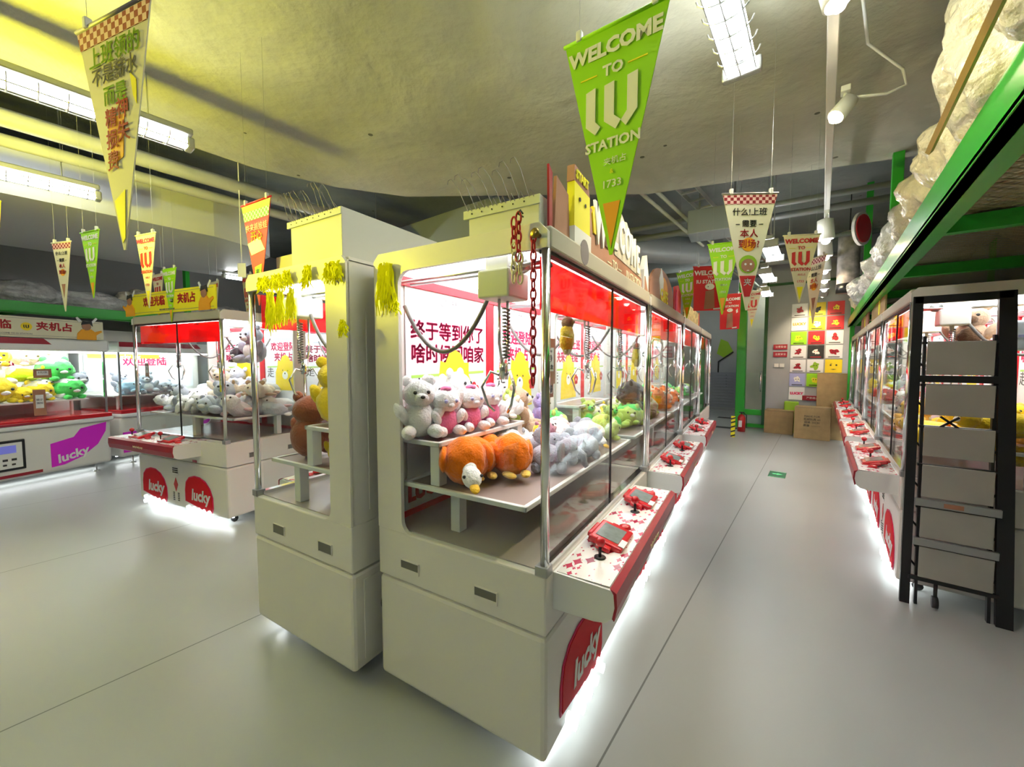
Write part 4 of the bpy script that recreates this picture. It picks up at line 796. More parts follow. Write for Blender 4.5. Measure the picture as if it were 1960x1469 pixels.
# pink machine D : big cushions on the board
zD = 1.0
for k, c, x, yy, z, r, s, lab in (
    ('ball', (YEL, YEL), .78, .45, 0, (0, 0, .2), 1.25, 'yellow round plush with a smiling face at the picture edge'), ('bear', (CRM, CRM), .80, .5, .17, (0, 0, .1), 1.1, 'cream-faced plush with a yellow hat between two yellow ones'),
    ('ball', (YEL, YEL), .80, .5, .36, (0, 0, 0), 1.0, 'yellow plush on top of the stack'), ('seal', ((.62, .85, .02), (.62, .85, .02)), 1.06, .5, .2, (0, 0, 1.4), 1.1, 'long lime green plush lying over the yellow ones'),
    ('ball', (YEL, CRM), 1.14, .42, 0, (0, 0, .1), .95, 'small yellow round plush in front of the lime one'), ('bear', (WHT, YEL), 1.24, .40, 0, (-.3, 0, .2), .8, 'white plush with a yellow bib'),
    ('ball', (GRN, WHT), 1.34, .5, .20, (0, 0, .1), 1.15, 'upper green and white frog-like cushion plush'), ('ball', (GRN, WHT), 1.42, .42, 0, (0, 0, .1), 1.1, 'lower green and white frog-like cushion plush'),
    ('ball', (ROSE, CRM), 1.14, .62, .36, (0, 0, 0), .95, 'pale pink plush high at the back of the green cushions'), ('seal', (WHT, TAN), 1.32, .6, .46, (0, 0, 1.2), .8, 'white and brown plush on the topmost place of the pile'),
    ('ball', (YEL, YEL), .98, .36, .0, (0, 0, 0), .7, 'little yellow plush with an orange beak'), ('seal', (GRY, LGY), 1.52, .62, .12, (0, 0, .1), 1.2, 'dim grey plush in the shaded corner by the side glass')):
    plush(k, c, MD, (x * 1.02, yy - .04, zD + z * 1.25), r, s * 1.35, lab + ', in the pink-graphic machine')
pile(ME, 7, [(LGY, WHT), (GRY, LGY), (SKY, LGY)], ['bear', 'seal', 'ball'], 'greyish blue %s in the half-hidden pink-graphic machine', 'greyish plush beyond the free-standing machine', .2, 1.5, .15, .75, 1.0, (1.0, 1.3), 1)
# row R
pile(MR[0], 16, [(YEL, CRM), (YEL, YEL), (YEL, ORG), ((.95, .55, .12), YEL)], ['seal', 'seal', 'bear'], 'yellow %s in the machine behind the ladder', 'yellow plush behind the ladder', .1, 1.48, .12, .70, .92, (.95, 1.15))
pile(MR[0], 8, [(YEL, CRM), (YEL, YEL)], ['seal'], 'yellow %s on the upper layer behind the ladder', 'upper yellow plush behind the ladder', .9, 1.48, .3, .72, 1.06, (.95, 1.15))
for i, mm in enumerate(MR[1:]): pile(mm, 6, [[(LGY, WHT), (PNK, WHT), (WHT, ROSE)], [(RED, WHT), (LGY, WHT)], [(YEL, WHT), (WHT, WHT)]][i], ['bear', 'ball'], '%s in the ' + ['second', 'third', 'last'][i] + ' machine of the row behind the ladder', 'plush in machine %d of the row behind the ladder' % (i + 2), .2, 1.4)
plush('bear', (TAN, DBR), MR[0], (1.10, .35, 1.58), (0, 0, 1.3), 1.1, 'brown plush hanging near the ceiling light behind the ladder')
# ---------------------------------------------------------------- pennants and hanging cards
def pennant(label, pl, pr, h, style, z=2.38, ceil=3.2, group=None, name='pennant'):
    pl, pr = Vector((pl[0], pl[1], z)), Vector((pr[0], pr[1], z)); w = (pr - pl).length; X = (pr - pl).normalized()
    t = thing(name, label, 'pennant' if h > w * 1.2 and style != 'card' else 'hanging card', (pl + pr) / 2, math.atan2(X.y, X.x), group)
    base = {'green': 'pgreen', 'cream1': 'cream', 'cream2': 'cream', 'white': 'cream', 'card': 'pred', 'redgreen': 'pred', 'gsmall': 'pgreen', 'yellow': 'pyel', 'csmall': 'cream', 'tan': 'cream'}[style]
    poly = [(-w / 2, 0), (w / 2, 0), (.004, -h), (-.004, -h)] if style != 'card' else [(-w / 2, 0), (w / 2, 0), (w / 2 - .01, -h), (-w / 2 + .01, -h)]
    F = frame((0, 0, 0), (1, 0, 0), (0, 0, 1))
    c = link('cloth', MB().prism(poly, .003, frame((0, .003, 0), (1, 0, 0), (0, 0, 1))).mesh('cloth', base), t)
    link('rod', MB().tube([(-w / 2 - .005, 0, .004), (w / 2 + .005, 0, .004)], .005, 8).mesh('rod', 'greytext' if style in ('cream1', 'cream2') else base, True), t)
    link('string', MB().tube([(-w * .35, 0, .006), (-w * .35, 0, ceil - z)], .0006, 4).tube([(w * .38, 0, .006), (w * .38, 0, ceil - z)], .0006, 4).mesh('string', 'grey'), t)
    link('clip', MB().box(-w * .35 - .008, -.008, .0, -w * .35 + .008, .008, .028, bev=.003).box(w * .38 - .008, -.008, .0, w * .38 + .008, .008, .028, bev=.003).mesh('clip', 'label'), t)
    T = lambda s, size, m, x, y, **k: link('lettering', text_mesh(s, size, m, ext=.0004, **k), c, frame((x, -.003, y), (1, 0, 0), (0, 0, 1)))
    S = lambda pts, m, nm='printed_shape', off=0: link(nm, MB().prism(pts, .001).mesh(nm, m), c, frame((0, -.0005 - off, 0), (1, 0, 0), (0, 0, 1)))
    wa = lambda y: w * (1 + y / h)                       # width left at height y
    if style in ('green', 'white', 'gsmall', 'tan'):
        m1 = 'wtext' if base == 'pgreen' else 'redtext'
        T('WELCOME', w * .185, m1, 0, -h * .085, bold=.045, sx=1.0); T('TO', w * .14, m1, 0, -h * .185, bold=.03)
        S([(-w * .33, -h * .188), (-w * .16, -h * .188), (-w * .16, -h * .182), (-w * .33, -h * .182)], 'pyel'); S([(w * .14, -h * .188), (w * .32, -h * .188), (w * .32, -h * .182), (w * .14, -h * .182)], 'pyel')
        link('monogram', iu_mesh(h * .21, m1), c, frame((.002, -.002, -h * .345), (1, 0, 0), (0, 0, 1)))
        T('STATION', w * .13, m1, 0, -h * .505, bold=.03); T('夹机占', w * .075, m1, w * .03, -h * .585); T('&', w * .06, 'pyel', 0, -h * .63); T('1733', w * .10, m1, 0, -h * .685, bold=.01)
        S([(-w * .085, -h * .765), (w * .085, -h * .765), (0, -h * .97)], 'orange' if base == 'pgreen' else 'pyel')
    elif style in ('cream1', 'cream2', 'csmall'):
        S([(-w / 2, -.004), (w / 2, -.004), (w / 2 * (1 - .085), -h * .085), (-w / 2 * (1 - .085), -h * .085)], 'check', 'checker_band')
        if style == 'cream1':
            T('上班领的', w * .175, 'gtext', .01 * w, -h * .15, bold=.02); T('不是薪水', w * .155, 'greytext', 0, -h * .235, bold=.02); T('而是', w * .16, 'gtext', 0, -h * .33, bold=.02)
            T('神\n失', w * .17, 'redtext', w * .09, -h * .45, bold=.02); T('精\n损\n费', w * .16, 'redtext', -w * .07, -h * .52, bold=.02)
            S([(-w * .14, -h * .42), (w * .10, -h * .42), (w * .06, -h * .6), (-w * .08, -h * .62)], 'orange'); S([(-w * .09, -h * .78), (w * .06, -h * .74), (w * .03, -h * .95), (-.003, -h * .97)], 'pyel'); S([(w * .2, -h * .26), (w * .28, -h * .3), (w * .27, -h * .4), (w * .23, -h * .36)], 'pyel')
        else:
            T('什么!上班', w * .15, 'ink', 0, -h * .155, bold=.02); T('– 需要 –', w * .14, 'ink', 0, -h * .255, bold=.02); T('本人', w * .17, 'redtext', 0, -h * .34, bold=.02); T('到场?', w * .17, 'redtext', 0, -h * .43, bold=.02)
            S(circle(.0, -h * .43, w * .13, 16), 'orange')
            if style == 'cream2':
                S(circle(.0, -h * .60, w * .17, 24), 'gtext'); S(circle(.0, -h * .61, w * .125, 20), 'kraft', off=.001)
                link('printed_face', MB().prism(circle(-w * .05, -h * .60, w * .022, 10), .0006).prism(circle(w * .05, -h * .60, w * .022, 10), .0006).prism(circle(0, -h * .655, w * .025, 10, w * .012), .0006).mesh('printed_face', 'wtext'), c, frame((0, -.0035, 0), (1, 0, 0), (0, 0, 1)))
                S([(-w * .15, -h * .70), (w * .15, -h * .70), (w * .05, -h * .88), (-w * .05, -h * .88)], 'redtext'); T('夹', w * .15, 'wtext', 0, -h * .76, bold=.02)
            else: S([(-w * .1, -h * .6), (w * .1, -h * .6), (0, -h * .8)], 'kraft')
    elif style == 'card':
        T('WELCOME', w * .19, 'wtext', 0, -h * .14, bold=.045); T('TO', w * .11, 'wtext', 0, -h * .24, bold=.02); T('IU STATION', w * .15, 'wtext', 0, -h * .34, bold=.04)
        S(circle(0, -h * .45, w * .14, 20, w * .10), 'wtext'); S([(-w * .12, -h * .55), (w * .13, -h * .52), (w * .16, -h * .95), (-w * .16, -h * .97)], 'kraft'); S([(w * .28, -h * .46), (w * .36, -h * .42), (w * .38, -h * .52), (w * .30, -h * .55)], 'wtext')
        S(circle(-w * .05, -h * .45, w * .02, 8), 'ink'); S([(w * .12, -h * .95), (w * .34, -h * .93), (w * .34, -h * .97), (w * .12, -h * .98)], 'wtext')
    elif style == 'redgreen':
        S([(-w / 2, -.004), (w / 2, -.004), (w * .46, -h * .07), (-w * .46, -h * .07)], 'pgreen'); S([(-w * .46, -h * .07), (w * .46, -h * .07), (w * .42, -h * .16), (-w * .42, -h * .16)], 'gcheck')
        T('快来抓娃娃', w * .15, 'wtext', 0, -h * .24, bold=.03); S([(-w * .33, -h * .38), (w * .1, -h * .34), (w * .26, -h * .47), (-w * .2, -h * .5)], 'wtext'); T('开心', w * .2, 'pyel', 0, -h * .33, bold=.02)
        S([(-w * .1, -h * .62), (w * .14, -h * .6), (w * .1, -h * .75), (-w * .1, -h * .76)], 'pgreen'); T('夹', w * .14, 'ink', 0, -h * .68)
    return t
pennant('large lime green pennant with white WELCOME TO and STATION lettering, tip before the brown sign', (.128, -.108), (.405, -.092), .585, 'green')
pennant('cream checker-topped pennant with green and red text under the yellow-lit ceiling', (-.872, -.953), (-.568, -.859), .58, 'cream1')
pennant('cream pennant with a checkered top, black Chinese text and a green-hooded face', (.284, 1.239), (.509, 1.399), .60, 'cream2', ceil=3.2)
pennant('white pennant with red WELCOME and monogram hanging near the track spotlights', (.481, 2.273), (.683, 2.373), .46, 'white')
pennant('checkered pennant half hidden behind the white one by the track', (.573, 3.25), (.72, 3.05), .55, 'csmall', ceil=3.2)
pennant('lime green WELCOME pennant half behind the green-hooded face pennant', (.017, 2.179), (.225, 2.227), .52, 'green')
pennant('nearer red WELCOME card with a white bear head', (-.247, 2.86), (.009, 3.002), .40, 'card', ceil=3.2, name='hanging_card')
pennant('farther red WELCOME card hanging behind the lime pennant tip', (-.371, 4.754), (-.125, 4.752), .45, 'card', ceil=3.95, name='hanging_card')
pennant('small white pennant with a yellow tip near the green door post', (-.084, 4.676), (.111, 4.641), .45, 'white', ceil=3.95)
pennant('green checkered-top pennant partly behind the nearer red card', (-.45, 3.05), (-.22, 2.98), .45, 'gsmall', ceil=3.2)
pennant('grey-looking checkered pennant hanging in front of the green shelf post', (-3.80, -.86), (-3.62, -.78), .50, 'csmall', ceil=3.9)
pennant('olive green pennant between the checkered one and the cream WELCOME one', (-3.30, -.755), (-3.09, -.69), .44, 'gsmall', ceil=3.9)
pennant('cream pennant with dark red WELCOME text above the yellow banner', (-3.08, -.512), (-2.87, -.445), .50, 'white')
pennant('dull tan WELCOME pennant behind the cream one over the yellow banner', (-4.70, -.15), (-4.46, -.109), .5, 'tan', ceil=3.9)
pennant('dark green WELCOME pennant over the middle of the yellow banner', (-4.28, -.148), (-4.05, -.093), .5, 'gsmall', ceil=3.9)
pennant('tan WELCOME pennant over the end of the yellow banner with the waving figure', (-4.75, .334), (-4.46, .351), .5, 'tan', ceil=3.9)
pennant('tan WELCOME pennant beside the header of the tinsel machine', (-4.05, .438), (-3.78, .438), .5, 'tan', ceil=3.9)
pennant('red and green fringed pennant hanging over the tinsel machine', (-1.892, -.249), (-1.608, -.207), .56, 'redgreen')
pennant('bright yellow pennant tip trailing in from the edge of the picture', (-3.101, -1.165), (-2.85, -1.09), .52, 'yellow')
thing('clearance_tag', 'small white tag on a thin cord under the ceiling duct', 'tag', (-3.55, .28, 2.42), .6, None, MB().box(-.04, -.004, -.13, .04, .004, 0, bev=.003).tube([(0, 0, 0), (0, 0, 1.535)], .004, 5).mesh('clearance_tag', 'label'))
# ---------------------------------------------------------------- header signs on row A
def on(m, p): return m.matrix_basis @ Vector(p)
RZ = R7 + pi / 2
def sign(name, label, m, x, parts, y=.035, cat='sign'):
    t = thing(name, label, cat, on(m, (x, y, 1.965)), m.rotation_euler.z)
    for nm, poly, th, mt, off in parts: link(nm, MB().prism(poly, th, frame((0, -off, 0), (1, 0, 0), (0, 0, 1))).mesh(nm, mt), t)
    return t
a = MA[0]
sign('header_board', 'tall narrow tan board on the header next to the yellow pillar sign', a, .10, [('face', [(0, -.02), (.14, -.02), (.125, .17), (.02, .20)], .012, 'kraft', 0), ('dark_edge', [(-.03, -.02), (-.006, -.02), (-.006, .20), (-.034, .22)], .008, 'dred', 0)])
s = sign('pillar_sign', 'yellow pillar-shaped sign with a lit-letter cap on the machine header', a, .24, [('pillar', [(0, .06), (.17, .06), (.165, .215), (.0, .225)], .03, 'pyel', 0), ('cap', [(-.005, .225), (.165, .215), (.14, .27), (.0, .285)], .03, 'kraft', 0), ('foot', [(.0, -.02), (.18, -.02), (.18, .06), (.0, .06)], .032, 'wtext', 0)])
put_text('START', .045, 'pyel', s, (.075, -.033, .252), bold=.04, y=(.0, 0, 1)); link('arch', MB().prism(circle(.1, -.02, .045, 16, .05), .002, frame((0, -.034, 0), (1, 0, 0), (0, 0, 1))).mesh('arch', 'greytext'), s)
link('smiling_mark', MB().prism(circle(.05, .17, .008, 8), .002, frame((0, -.032, 0), (1, 0, 0), (0, 0, 1))).prism(circle(.11, .165, .008, 8), .002, frame((0, -.032, 0), (1, 0, 0), (0, 0, 1))).mesh('smiling_mark', 'ink'), s)
s = sign('welcome_sign', 'brown WELCOME TO IU STATION sign board with white arched letters', a, .44, [('board', [(0, -.02), (.98, -.02), (.98, .07), (.86, .12), (.70, .20), (.5, .235), (.3, .22), (.12, .19), (0, .20)], .014, 'kraft', 0), ('bottom_band', [(0, -.02), (.98, -.02), (.98, .055), (0, .055)], .018, 'kraft', 0),
    ('rocky_crest', [(.36, .08), (.34, .22), (.38, .31), (.43, .27), (.47, .315), (.53, .29), (.58, .30), (.63, .26), (.70, .265), (.76, .21), (.84, .19), (.90, .10), (.93, .06)], .003, mat('grey_crest', (.55, .52, .42), .6, vary=.3, vscale=30), .0145), ('flame', [(.05, .10), (.03, .18), (.06, .22), (.09, .17), (.08, .10)], .02, 'yellow', 0)])
for i, ch in enumerate('WELCOME'):
    x = .13 + i * .115; z = .135 + .05 * sin(pi * (i + .3) / 6.6); put_text(ch, .235 - .004 * i, 'wtext', s, (x, -.0195, z), bold=.035, sx=.62, ext=.005)
put_text('— TO —', .06, 'cream', s, (.36, -.0195, .022), bold=.02); put_text('IU STATION', .062, 'cream', s, (.74, -.0195, .018), bold=.02)
sign('rocket_board', 'pale pointed rocket-shaped board at the end of the brown sign', a, 1.38, [('body', [(0, -.02), (.13, -.02), (.13, .10), (.07, .22), (.0, .12)], .03, 'label', 0), ('stripe', [(.02, -.01), (.11, -.01), (.02, .08)], .034, 'kraft', 0)])
s = sign('round_sign', 'orange brown round-topped sign with a white flame on the second aisle machine', MA[1], .05, [('board', [(0, -.02), (.95, -.02)] + [(.475 + .475 * cos(pi * k / 12), .06 + .19 * sin(pi * k / 12)) for k in range(13)], .014, 'kraft', 0), ('flame', [(.35, .05), (.30, .16), (.38, .25), (.47, .17), (.44, .05)], .018, 'wtext', 0), ('glow', circle(.5, .10, .16, 20, .10), .016, 'orange', 0)])
put_text('CAFE', .13, 'pyel', s, (.5, -.019, .05), bold=.03)
sign('bottle_board', 'red and pink bottle-shaped boards on the second aisle machine', MA[1], 1.08, [('red_board', [(0, -.02), (.38, -.02), (.38, .20), (.2, .26), (0, .22)], .012, 'pred', 0), ('pink_bottle', [(.04, -.02), (.14, -.02), (.14, .14), (.09, .2), (.04, .14)], .018, 'pink', 0)])
s = sign('patterned_sign', 'speckled yellow patterned sign on the third aisle machine', MA[2], .1, [('board', [(0, -.02), (1.3, -.02), (1.3, .17), (0, .17)], .014, mat('speckled_board', (.55, .42, .15), .6, vary=.7, vscale=30), 0), ('side', [(1.3, -.02), (1.38, -.02), (1.38, .19), (1.3, .17)], .016, 'pred', 0)])
# banners on C and D
def banner(label, m, x0, x1, z0, h, y, col):
    t = thing('welcome_banner', label, 'banner', on(m, (x0, y, z0)), m.rotation_euler.z); w = x1 - x0; F = lambda off: frame((0, -off, 0), (1, 0, 0), (0, 0, 1))
    link('board', MB().prism([(0, 0), (w, 0), (w, h), (0, h)], .01, F(0)).mesh('board', col), t)
    link('thin_border', MB().box(.03, -.0115, .02, w - .03, -.0105, .023).box(.03, -.0115, h - .023, w - .03, -.0105, h - .02).mesh('thin_border', 'greytext'), t)
    put_text('欢迎光临', h * .46, 'redtext', t, (w * .33, -.0115, h * .55), bold=.05); put_text('夹机占', h * .46, 'redtext', t, (w * .70, -.0115, h * .55), bold=.05)
    link('monogram_disc', MB().prism(circle(0, 0, h * .2, 20), .001, frame((w * .545, -.0105, h * .52), (1, 0, 0), (0, 0, 1))).mesh('monogram_disc', 'yellow'), t)
    link('monogram', iu_mesh(h * .17, 'ink'), t, frame((w * .545, -.0125, h * .52), (1, 0, 0), (0, 0, 1)))
    put_text('WELCOME TO IU STATION', h * .10, 'greytext', t, (w * .48, -.0115, h * .16))
    for k, (fx, f) in enumerate(((w * .03, 1), (w * .89, -1))):
        q = link('figure_cutout', MB().prism([(f * px * h + fx, py * h + h * .42) for px, py in [(-.40, -.45), (.42, -.45), (.38, -.1), (.2, .12), (-.2, .14), (-.34, .0), (-.62, .10), (-.66, .02), (-.4, -.18)]], .006, F(.011)).mesh('figure_cutout', 'orange'), t)
        link('head', MB().prism(circle(fx, h * .70, h * .19, 18, h * .21), .007, F(.012)).mesh('head', 'kraft'), q); link('hair', MB().prism([(fx - .22 * h, .78 * h), (fx - .15 * h, 1.0 * h), (fx, .98 * h), (fx + .22 * h, 1.02 * h), (fx + .26 * h, .72 * h), (fx + .14 * h, .86 * h)], .008, F(.013)).mesh('hair', 'ink'), q)
        link('white_outline', MB().prism([(fx + .2 * h, .95 * h), (fx + .42 * h, 1.22 * h), (fx + .5 * h, 1.16 * h), (fx + .3 * h, .9 * h)], .004, F(.009)).prism([(fx - .3 * h, .9 * h), (fx - .42 * h, 1.15 * h), (fx - .34 * h, 1.2 * h), (fx - .18 * h, .98 * h)], .004, F(.009)).mesh('white_outline', 'wtext'), q)
    return t
banner('bright yellow banner with two orange-coated figures on the free-standing machine', MC, -.02, 1.46, 1.975, .21, .0, 'pyel')
banner('pale yellow banner with red Chinese text on the pink-graphic machine', MD, .05, 1.62, 1.80, .24, -.08, 'cream')
# tinsel
def tinsel(label, p, w, h, n, seed):
    r = random.Random(seed); b = MB()
    for k in range(n):
        x = r.uniform(-w / 2, w / 2); z0 = r.uniform(-.03, .0); L = h * r.uniform(.55, 1); dx = r.uniform(-.012, .012)
        pts = [(x + dx * s * 3 + .004 * sin(9 * s + k), r.uniform(-.012, .002), z0 - L * s) for s in (0, .25, .5, .75, 1)]
        b.tube(pts, [.003, .0035, .0035, .003, .002], 4)
    return thing('tinsel_tassel', label, 'tinsel', Aw(p), R7, None, b.mesh('tinsel_tassel', 'yelltape'))
for i, (x, z0, h, w, lab) in enumerate(((-1.545, 1.94, .06, .08, 'wide flat yellow tinsel clump at the outer end of the header'), (-1.43, 1.94, .07, .075, 'second yellow tinsel clump from the outer end of the header'), (-1.34, 1.95, .08, .05, 'narrow yellow tinsel clump over the window edge'), (-1.175, 1.95, .09, .05, 'short yellow tinsel clump at the middle of the header'),
        (-.985, 1.945, .08, .10, 'curling yellow tinsel clump near the inner corner of the header'), (-1.49, 1.86, .20, .05, 'long yellow tinsel tail hanging into the window by the glass corner'), (-1.40, 1.86, .17, .04, 'second long yellow tinsel tail in the window'), (-1.31, 1.86, .16, .04, 'third long yellow tinsel tail in the window'), (-.925, 1.69, .06, .025, 'tiny yellow tinsel scrap low on the inner post'))):
    tinsel(lab, (x, -.095, z0), w, h, int(w * 900), i)
tinsel('shaggy yellow tinsel tuft on the corner of the red-chained machine', (-.745, -.015, 1.925), .075, .20, 90, 30)
tinsel('short yellow tinsel strand at the window corner beside the tuft', (-.69, -.015, 1.78), .02, .07, 12, 31)
# roof boxes with hooked wires
def roof_box(label, x0, x1, y0, y1, h, hooks):
    t = thing('roof_box', label, 'sign box', Aw((x0, y0, 1.967)), R7); w = x1 - x0
    link('case', MB().box(0, 0, 0, w, y1 - y0, h, bev=.003).mesh('case', 'boxyel'), t)
    s = link('perforated_strip', MB().box(-.02, -.008, h - .035, w + .005, 0, h - .005).mesh('perforated_strip', 'perf'), t)
    b = MB(); [b.tube([(.02 + k * .045, -.009, h - .02), (.02 + k * .045, -.0105, h - .02)], .003, 8) for k in range(int(w / .045))]; link('holes', b.mesh('holes', 'dark'), s)
    r = random.Random(int(x0 * 100)); b = MB()
    for k in range(hooks):
        x = .0 + k * (w * 1.0) / hooks; L = r.uniform(.09, .14); dx = -r.uniform(.03, .07)
        b.tube([(x, -.004, h - .01), (x + dx * .6, -.02, h + L * .7), (x + dx, -.03, h + L), (x + dx - .012, -.035, h + L - .006), (x + dx - .014, -.035, h + L - .02)], .0012, 5)
        b.tube([(x, -.006, h - .01), (x + .012, -.02, h + .012), (x + .02, -.006, h - .012)], .0016, 5)
    link('hook_wires', b.mesh('hook_wires', 'greytext'), t)
roof_box('yellow-lit box with hooked wires on the roof of the tinsel machine', -1.41, -1.01, -.03, 1.0, .24, 11)
roof_box('pale box with a perforated strip on the roof of the machine with the red chains', -.35, -.05, .04, 1.3, .115, 8)
thing('roof_cabinet', 'low tan box on the outer edge of the tinsel machine roof', 'box', Aw((-1.70, .05, 1.967)), R7, None, MB().box(0, 0, 0, .27, 1.0, .12, bev=.003).mesh('roof_cabinet', mat('tan_box', (.50, .46, .36), .6)))
# plastic chains
def chain(label, p, n, m, kind='plastic_chain'):
    b = MB()
    for k in range(n):
        z = -k * .031; pts = []
        for j in range(14):
            a = 2 * pi * j / 14; u, v = .0095 * cos(a), .0205 * sin(a)
            pts.append((u, 0, z + v) if k % 2 == 0 else (0, u, z + v))
        b.tube(pts, .0033, 6, closed=True)
    return thing(kind, label, 'chain', Aw(p), R7, None, b.mesh(kind, m, True))
chain('long red plastic chain hanging from the brass knob in front of the side glass', (-.036, -.03, 1.915), 16, 'redchain')
chain('short doubled red plastic chain hanging from the header hook', (-.092, -.03, 1.985), 5, 'redchain'); chain('second strand of red chain beside the header hook', (-.108, -.034, 1.97), 3, 'redchain')
chain('cream plastic chain linked under the short red one', (-.085, -.03, 1.85), 3, 'creamchain'); chain('cream plastic chain strand next to the claw carriage', (-.108, -.034, 1.885), 4, 'creamchain')
thing('brass_knob', 'brass knob on the header corner holding the long red chain', 'knob', Aw((-.03, -.004, 1.925)), R7, None, MB().tube([(0, .004, 0), (0, -.012, 0), (0, -.03, 0), (0, -.034, 0)], [.008, .008, .017, .014], 16).mesh('brass_knob', mat('brass', (.35, .25, .08), .3, .9), True))
thing('header_hook', 'small dark hook screwed into the header for the short chain', 'hook', Aw((-.095, -.004, 2.0)), R7, None, MB().tube([(0, .01, 0), (0, -.026, 0), (.012, -.03, .008), (.02, -.026, -.005)], .003, 6).mesh('header_hook', 'dark', True))
# notices inside the aisle machine glass
def card(label, m, x, z, w, h, lines, y=.06, mt='kraft'):
    t = thing('price_card', label, 'price card', on(m, (x, y, z)), m.rotation_euler.z)
    link('card', MB().box(-w / 2, -.003, -h / 2, w / 2, 0, h / 2).mesh('card', mt), t); link('inner_field', MB().box(-w * .32, -.0035, -h * .22, w * .32, -.003, h * .3).mesh('inner_field', 'label'), t)
    for i, (s, sz) in enumerate(lines): put_text(s, sz, 'greytext', t, (0, -.0045, h * .1 - i * .04), bold=.02)
    return t
card('brown framed price card with a 5 behind the front glass corner', MA[0], .145, 1.51, .09, .17, [('5', .06), ('元/次', .02)]); card('small dark card under the framed price card', MA[0], .15, 1.40, .05, .05, [('券', .03)])
card('brown framed price card on the glass of the pink-graphic machine', MD, 1.06, 1.36, .16, .11, [('3元/次', .03)], .02); card('tall brown striped label on the glass of the pink-graphic machine', MD, 1.02, 1.0, .11, .32, [('提示', .03), ('须知', .03)], .02)
card('narrow brown tag on the glass of the free-standing machine', MC, .12, 1.42, .07, .14, [('5', .04)]); card('yellow vertical tag on the glass of the free-standing machine', MC, 1.38, 1.34, .07, .22, [('小\n心', .04)], .06, 'pyel')
card('white blank card hanging in the tinsel machine window', MBb[0], 1.30, 1.66, .22, .26, [('须知', .02)], .50, 'label')
for i, (x, z) in enumerate(((.40, 1.625), (1.62, 1.56))):
    mm = MA[0] if i == 0 else MA[1]; t = thing('charm_toy', ['brown and yellow charm hanging below the red film of the end machine', 'small brown charm hanging in the second aisle machine'][i], 'charm', on(mm, (x - (1.58 if i else 0), .10, z)), mm.rotation_euler.z)
    link('charm_body', MB().ell((0, 0, -.02), (.035, .03, .07), 3, None, .2).mesh('charm_body', fur((.55, .42, .03)), True), t); link('charm_hat', MB().ell((.006, 0, .05), (.03, .028, .03), 2).mesh('charm_hat', fur(DBR), True), t); link('cord_loop', MB().tube([(.0, 0, .07), (-.015, 0, .10), (.0, 0, .115), (.015, 0, .1), (0, 0, .07)], .003, 5).mesh('cord_loop', 'dark'), t)
# ---------------------------------------------------------------- ladder
t = thing('step_ladder', 'black wheeled step ladder with grey-white step boards before the yellow plush machine', 'step ladder', (0, 2.33, 0))
def stile(xb, xt, w, z1, y0=0, y1=0): return MB().prism([(xb - w / 2, 0), (xb + w / 2, 0), (xt + w / 2, z1), (xt - w / 2, z1)], .035, frame((0, 0, 0), (1, 0, 0), (0, 0, 1)))
link('stile', stile(1.180, 1.168, .045, 1.90).mesh('stile', 'black'), t); link('stile', stile(1.585, 1.515, .065, 1.90).mesh('stile', 'black'), t)
link('inner_rail', stile(1.232, 1.208, .014, 1.66).mesh('inner_rail', 'black'), t, Matrix.Translation((0, .02, 0))); link('inner_rail', stile(1.530, 1.487, .014, 1.66).mesh('inner_rail', 'black'), t, Matrix.Translation((0, .02, 0)))
link('top_bar', MB().box(1.15, -.035, 1.855, 1.54, 0, 1.90, bev=.004).mesh('top_bar', 'black'), t); link('cross_bar', MB().box(1.17, -.036, 1.385, 1.53, .0, 1.425).mesh('cross_bar', 'black'), t)
for i, (z0, z1) in enumerate(((1.43, 1.625), (1.19, 1.372), (.94, 1.12), (.69, .885), (.44, .625), (.19, .38))):
    lo_, hi = 1.215 + .003 * i, 1.482 + .010 * i
    link('step_board', MB().box(lo_, -.045, z0, hi, -.037, z1, bev=.002).mesh('step_board', mat('ladder_board', (.37, .36, .32), .45, vary=.06, vscale=5)), t)
    link('tread', MB().box(lo_ - .02, -.03, z1 - .012, hi + .02, .0, z1 + .003).mesh('tread', 'black'), t)
    link('tie', MB().tube([(lo_ - .03, 0, z0 + .08), (lo_, .0, z0 + .04)], .006, 6).tube([(hi + .04, 0, z0 + .08), (hi, 0, z0 + .04)], .006, 6).mesh('tie', 'black'), t)
for z in (.637, .392): link('grey_rung', MB().box(1.20, -.055, z - .005, 1.545, -.03, z + .040, bev=.003).mesh('grey_rung', 'grey'), t)
link('warning_label', MB().box(1.32, -.057, .642, 1.40, -.0545, .668).mesh('warning_label', 'kraft'), t)
link('bottom_bar', MB().box(1.19, -.045, .165, 1.56, -.02, .187).mesh('bottom_bar', 'black'), t)
link('wheel', MB().tube([(1.30, -.02, .045), (1.325, -.02, .045)], .035, 16).box(1.305, -.03, .05, 1.32, -.01, .17).mesh('wheel', 'dark', True), t)
link('x_brace', MB().box(-.05, -.04, -.006, .05, -.03, .006, Mx=Matrix.Translation((1.325, 0, 1.15)) @ Matrix.Rotation(.7, 4, 'Y')).box(-.05, -.04, -.006, .05, -.03, .006, Mx=Matrix.Translation((1.325, 0, 1.15)) @ Matrix.Rotation(-.7, 4, 'Y')).mesh('x_brace', 'black'), t)
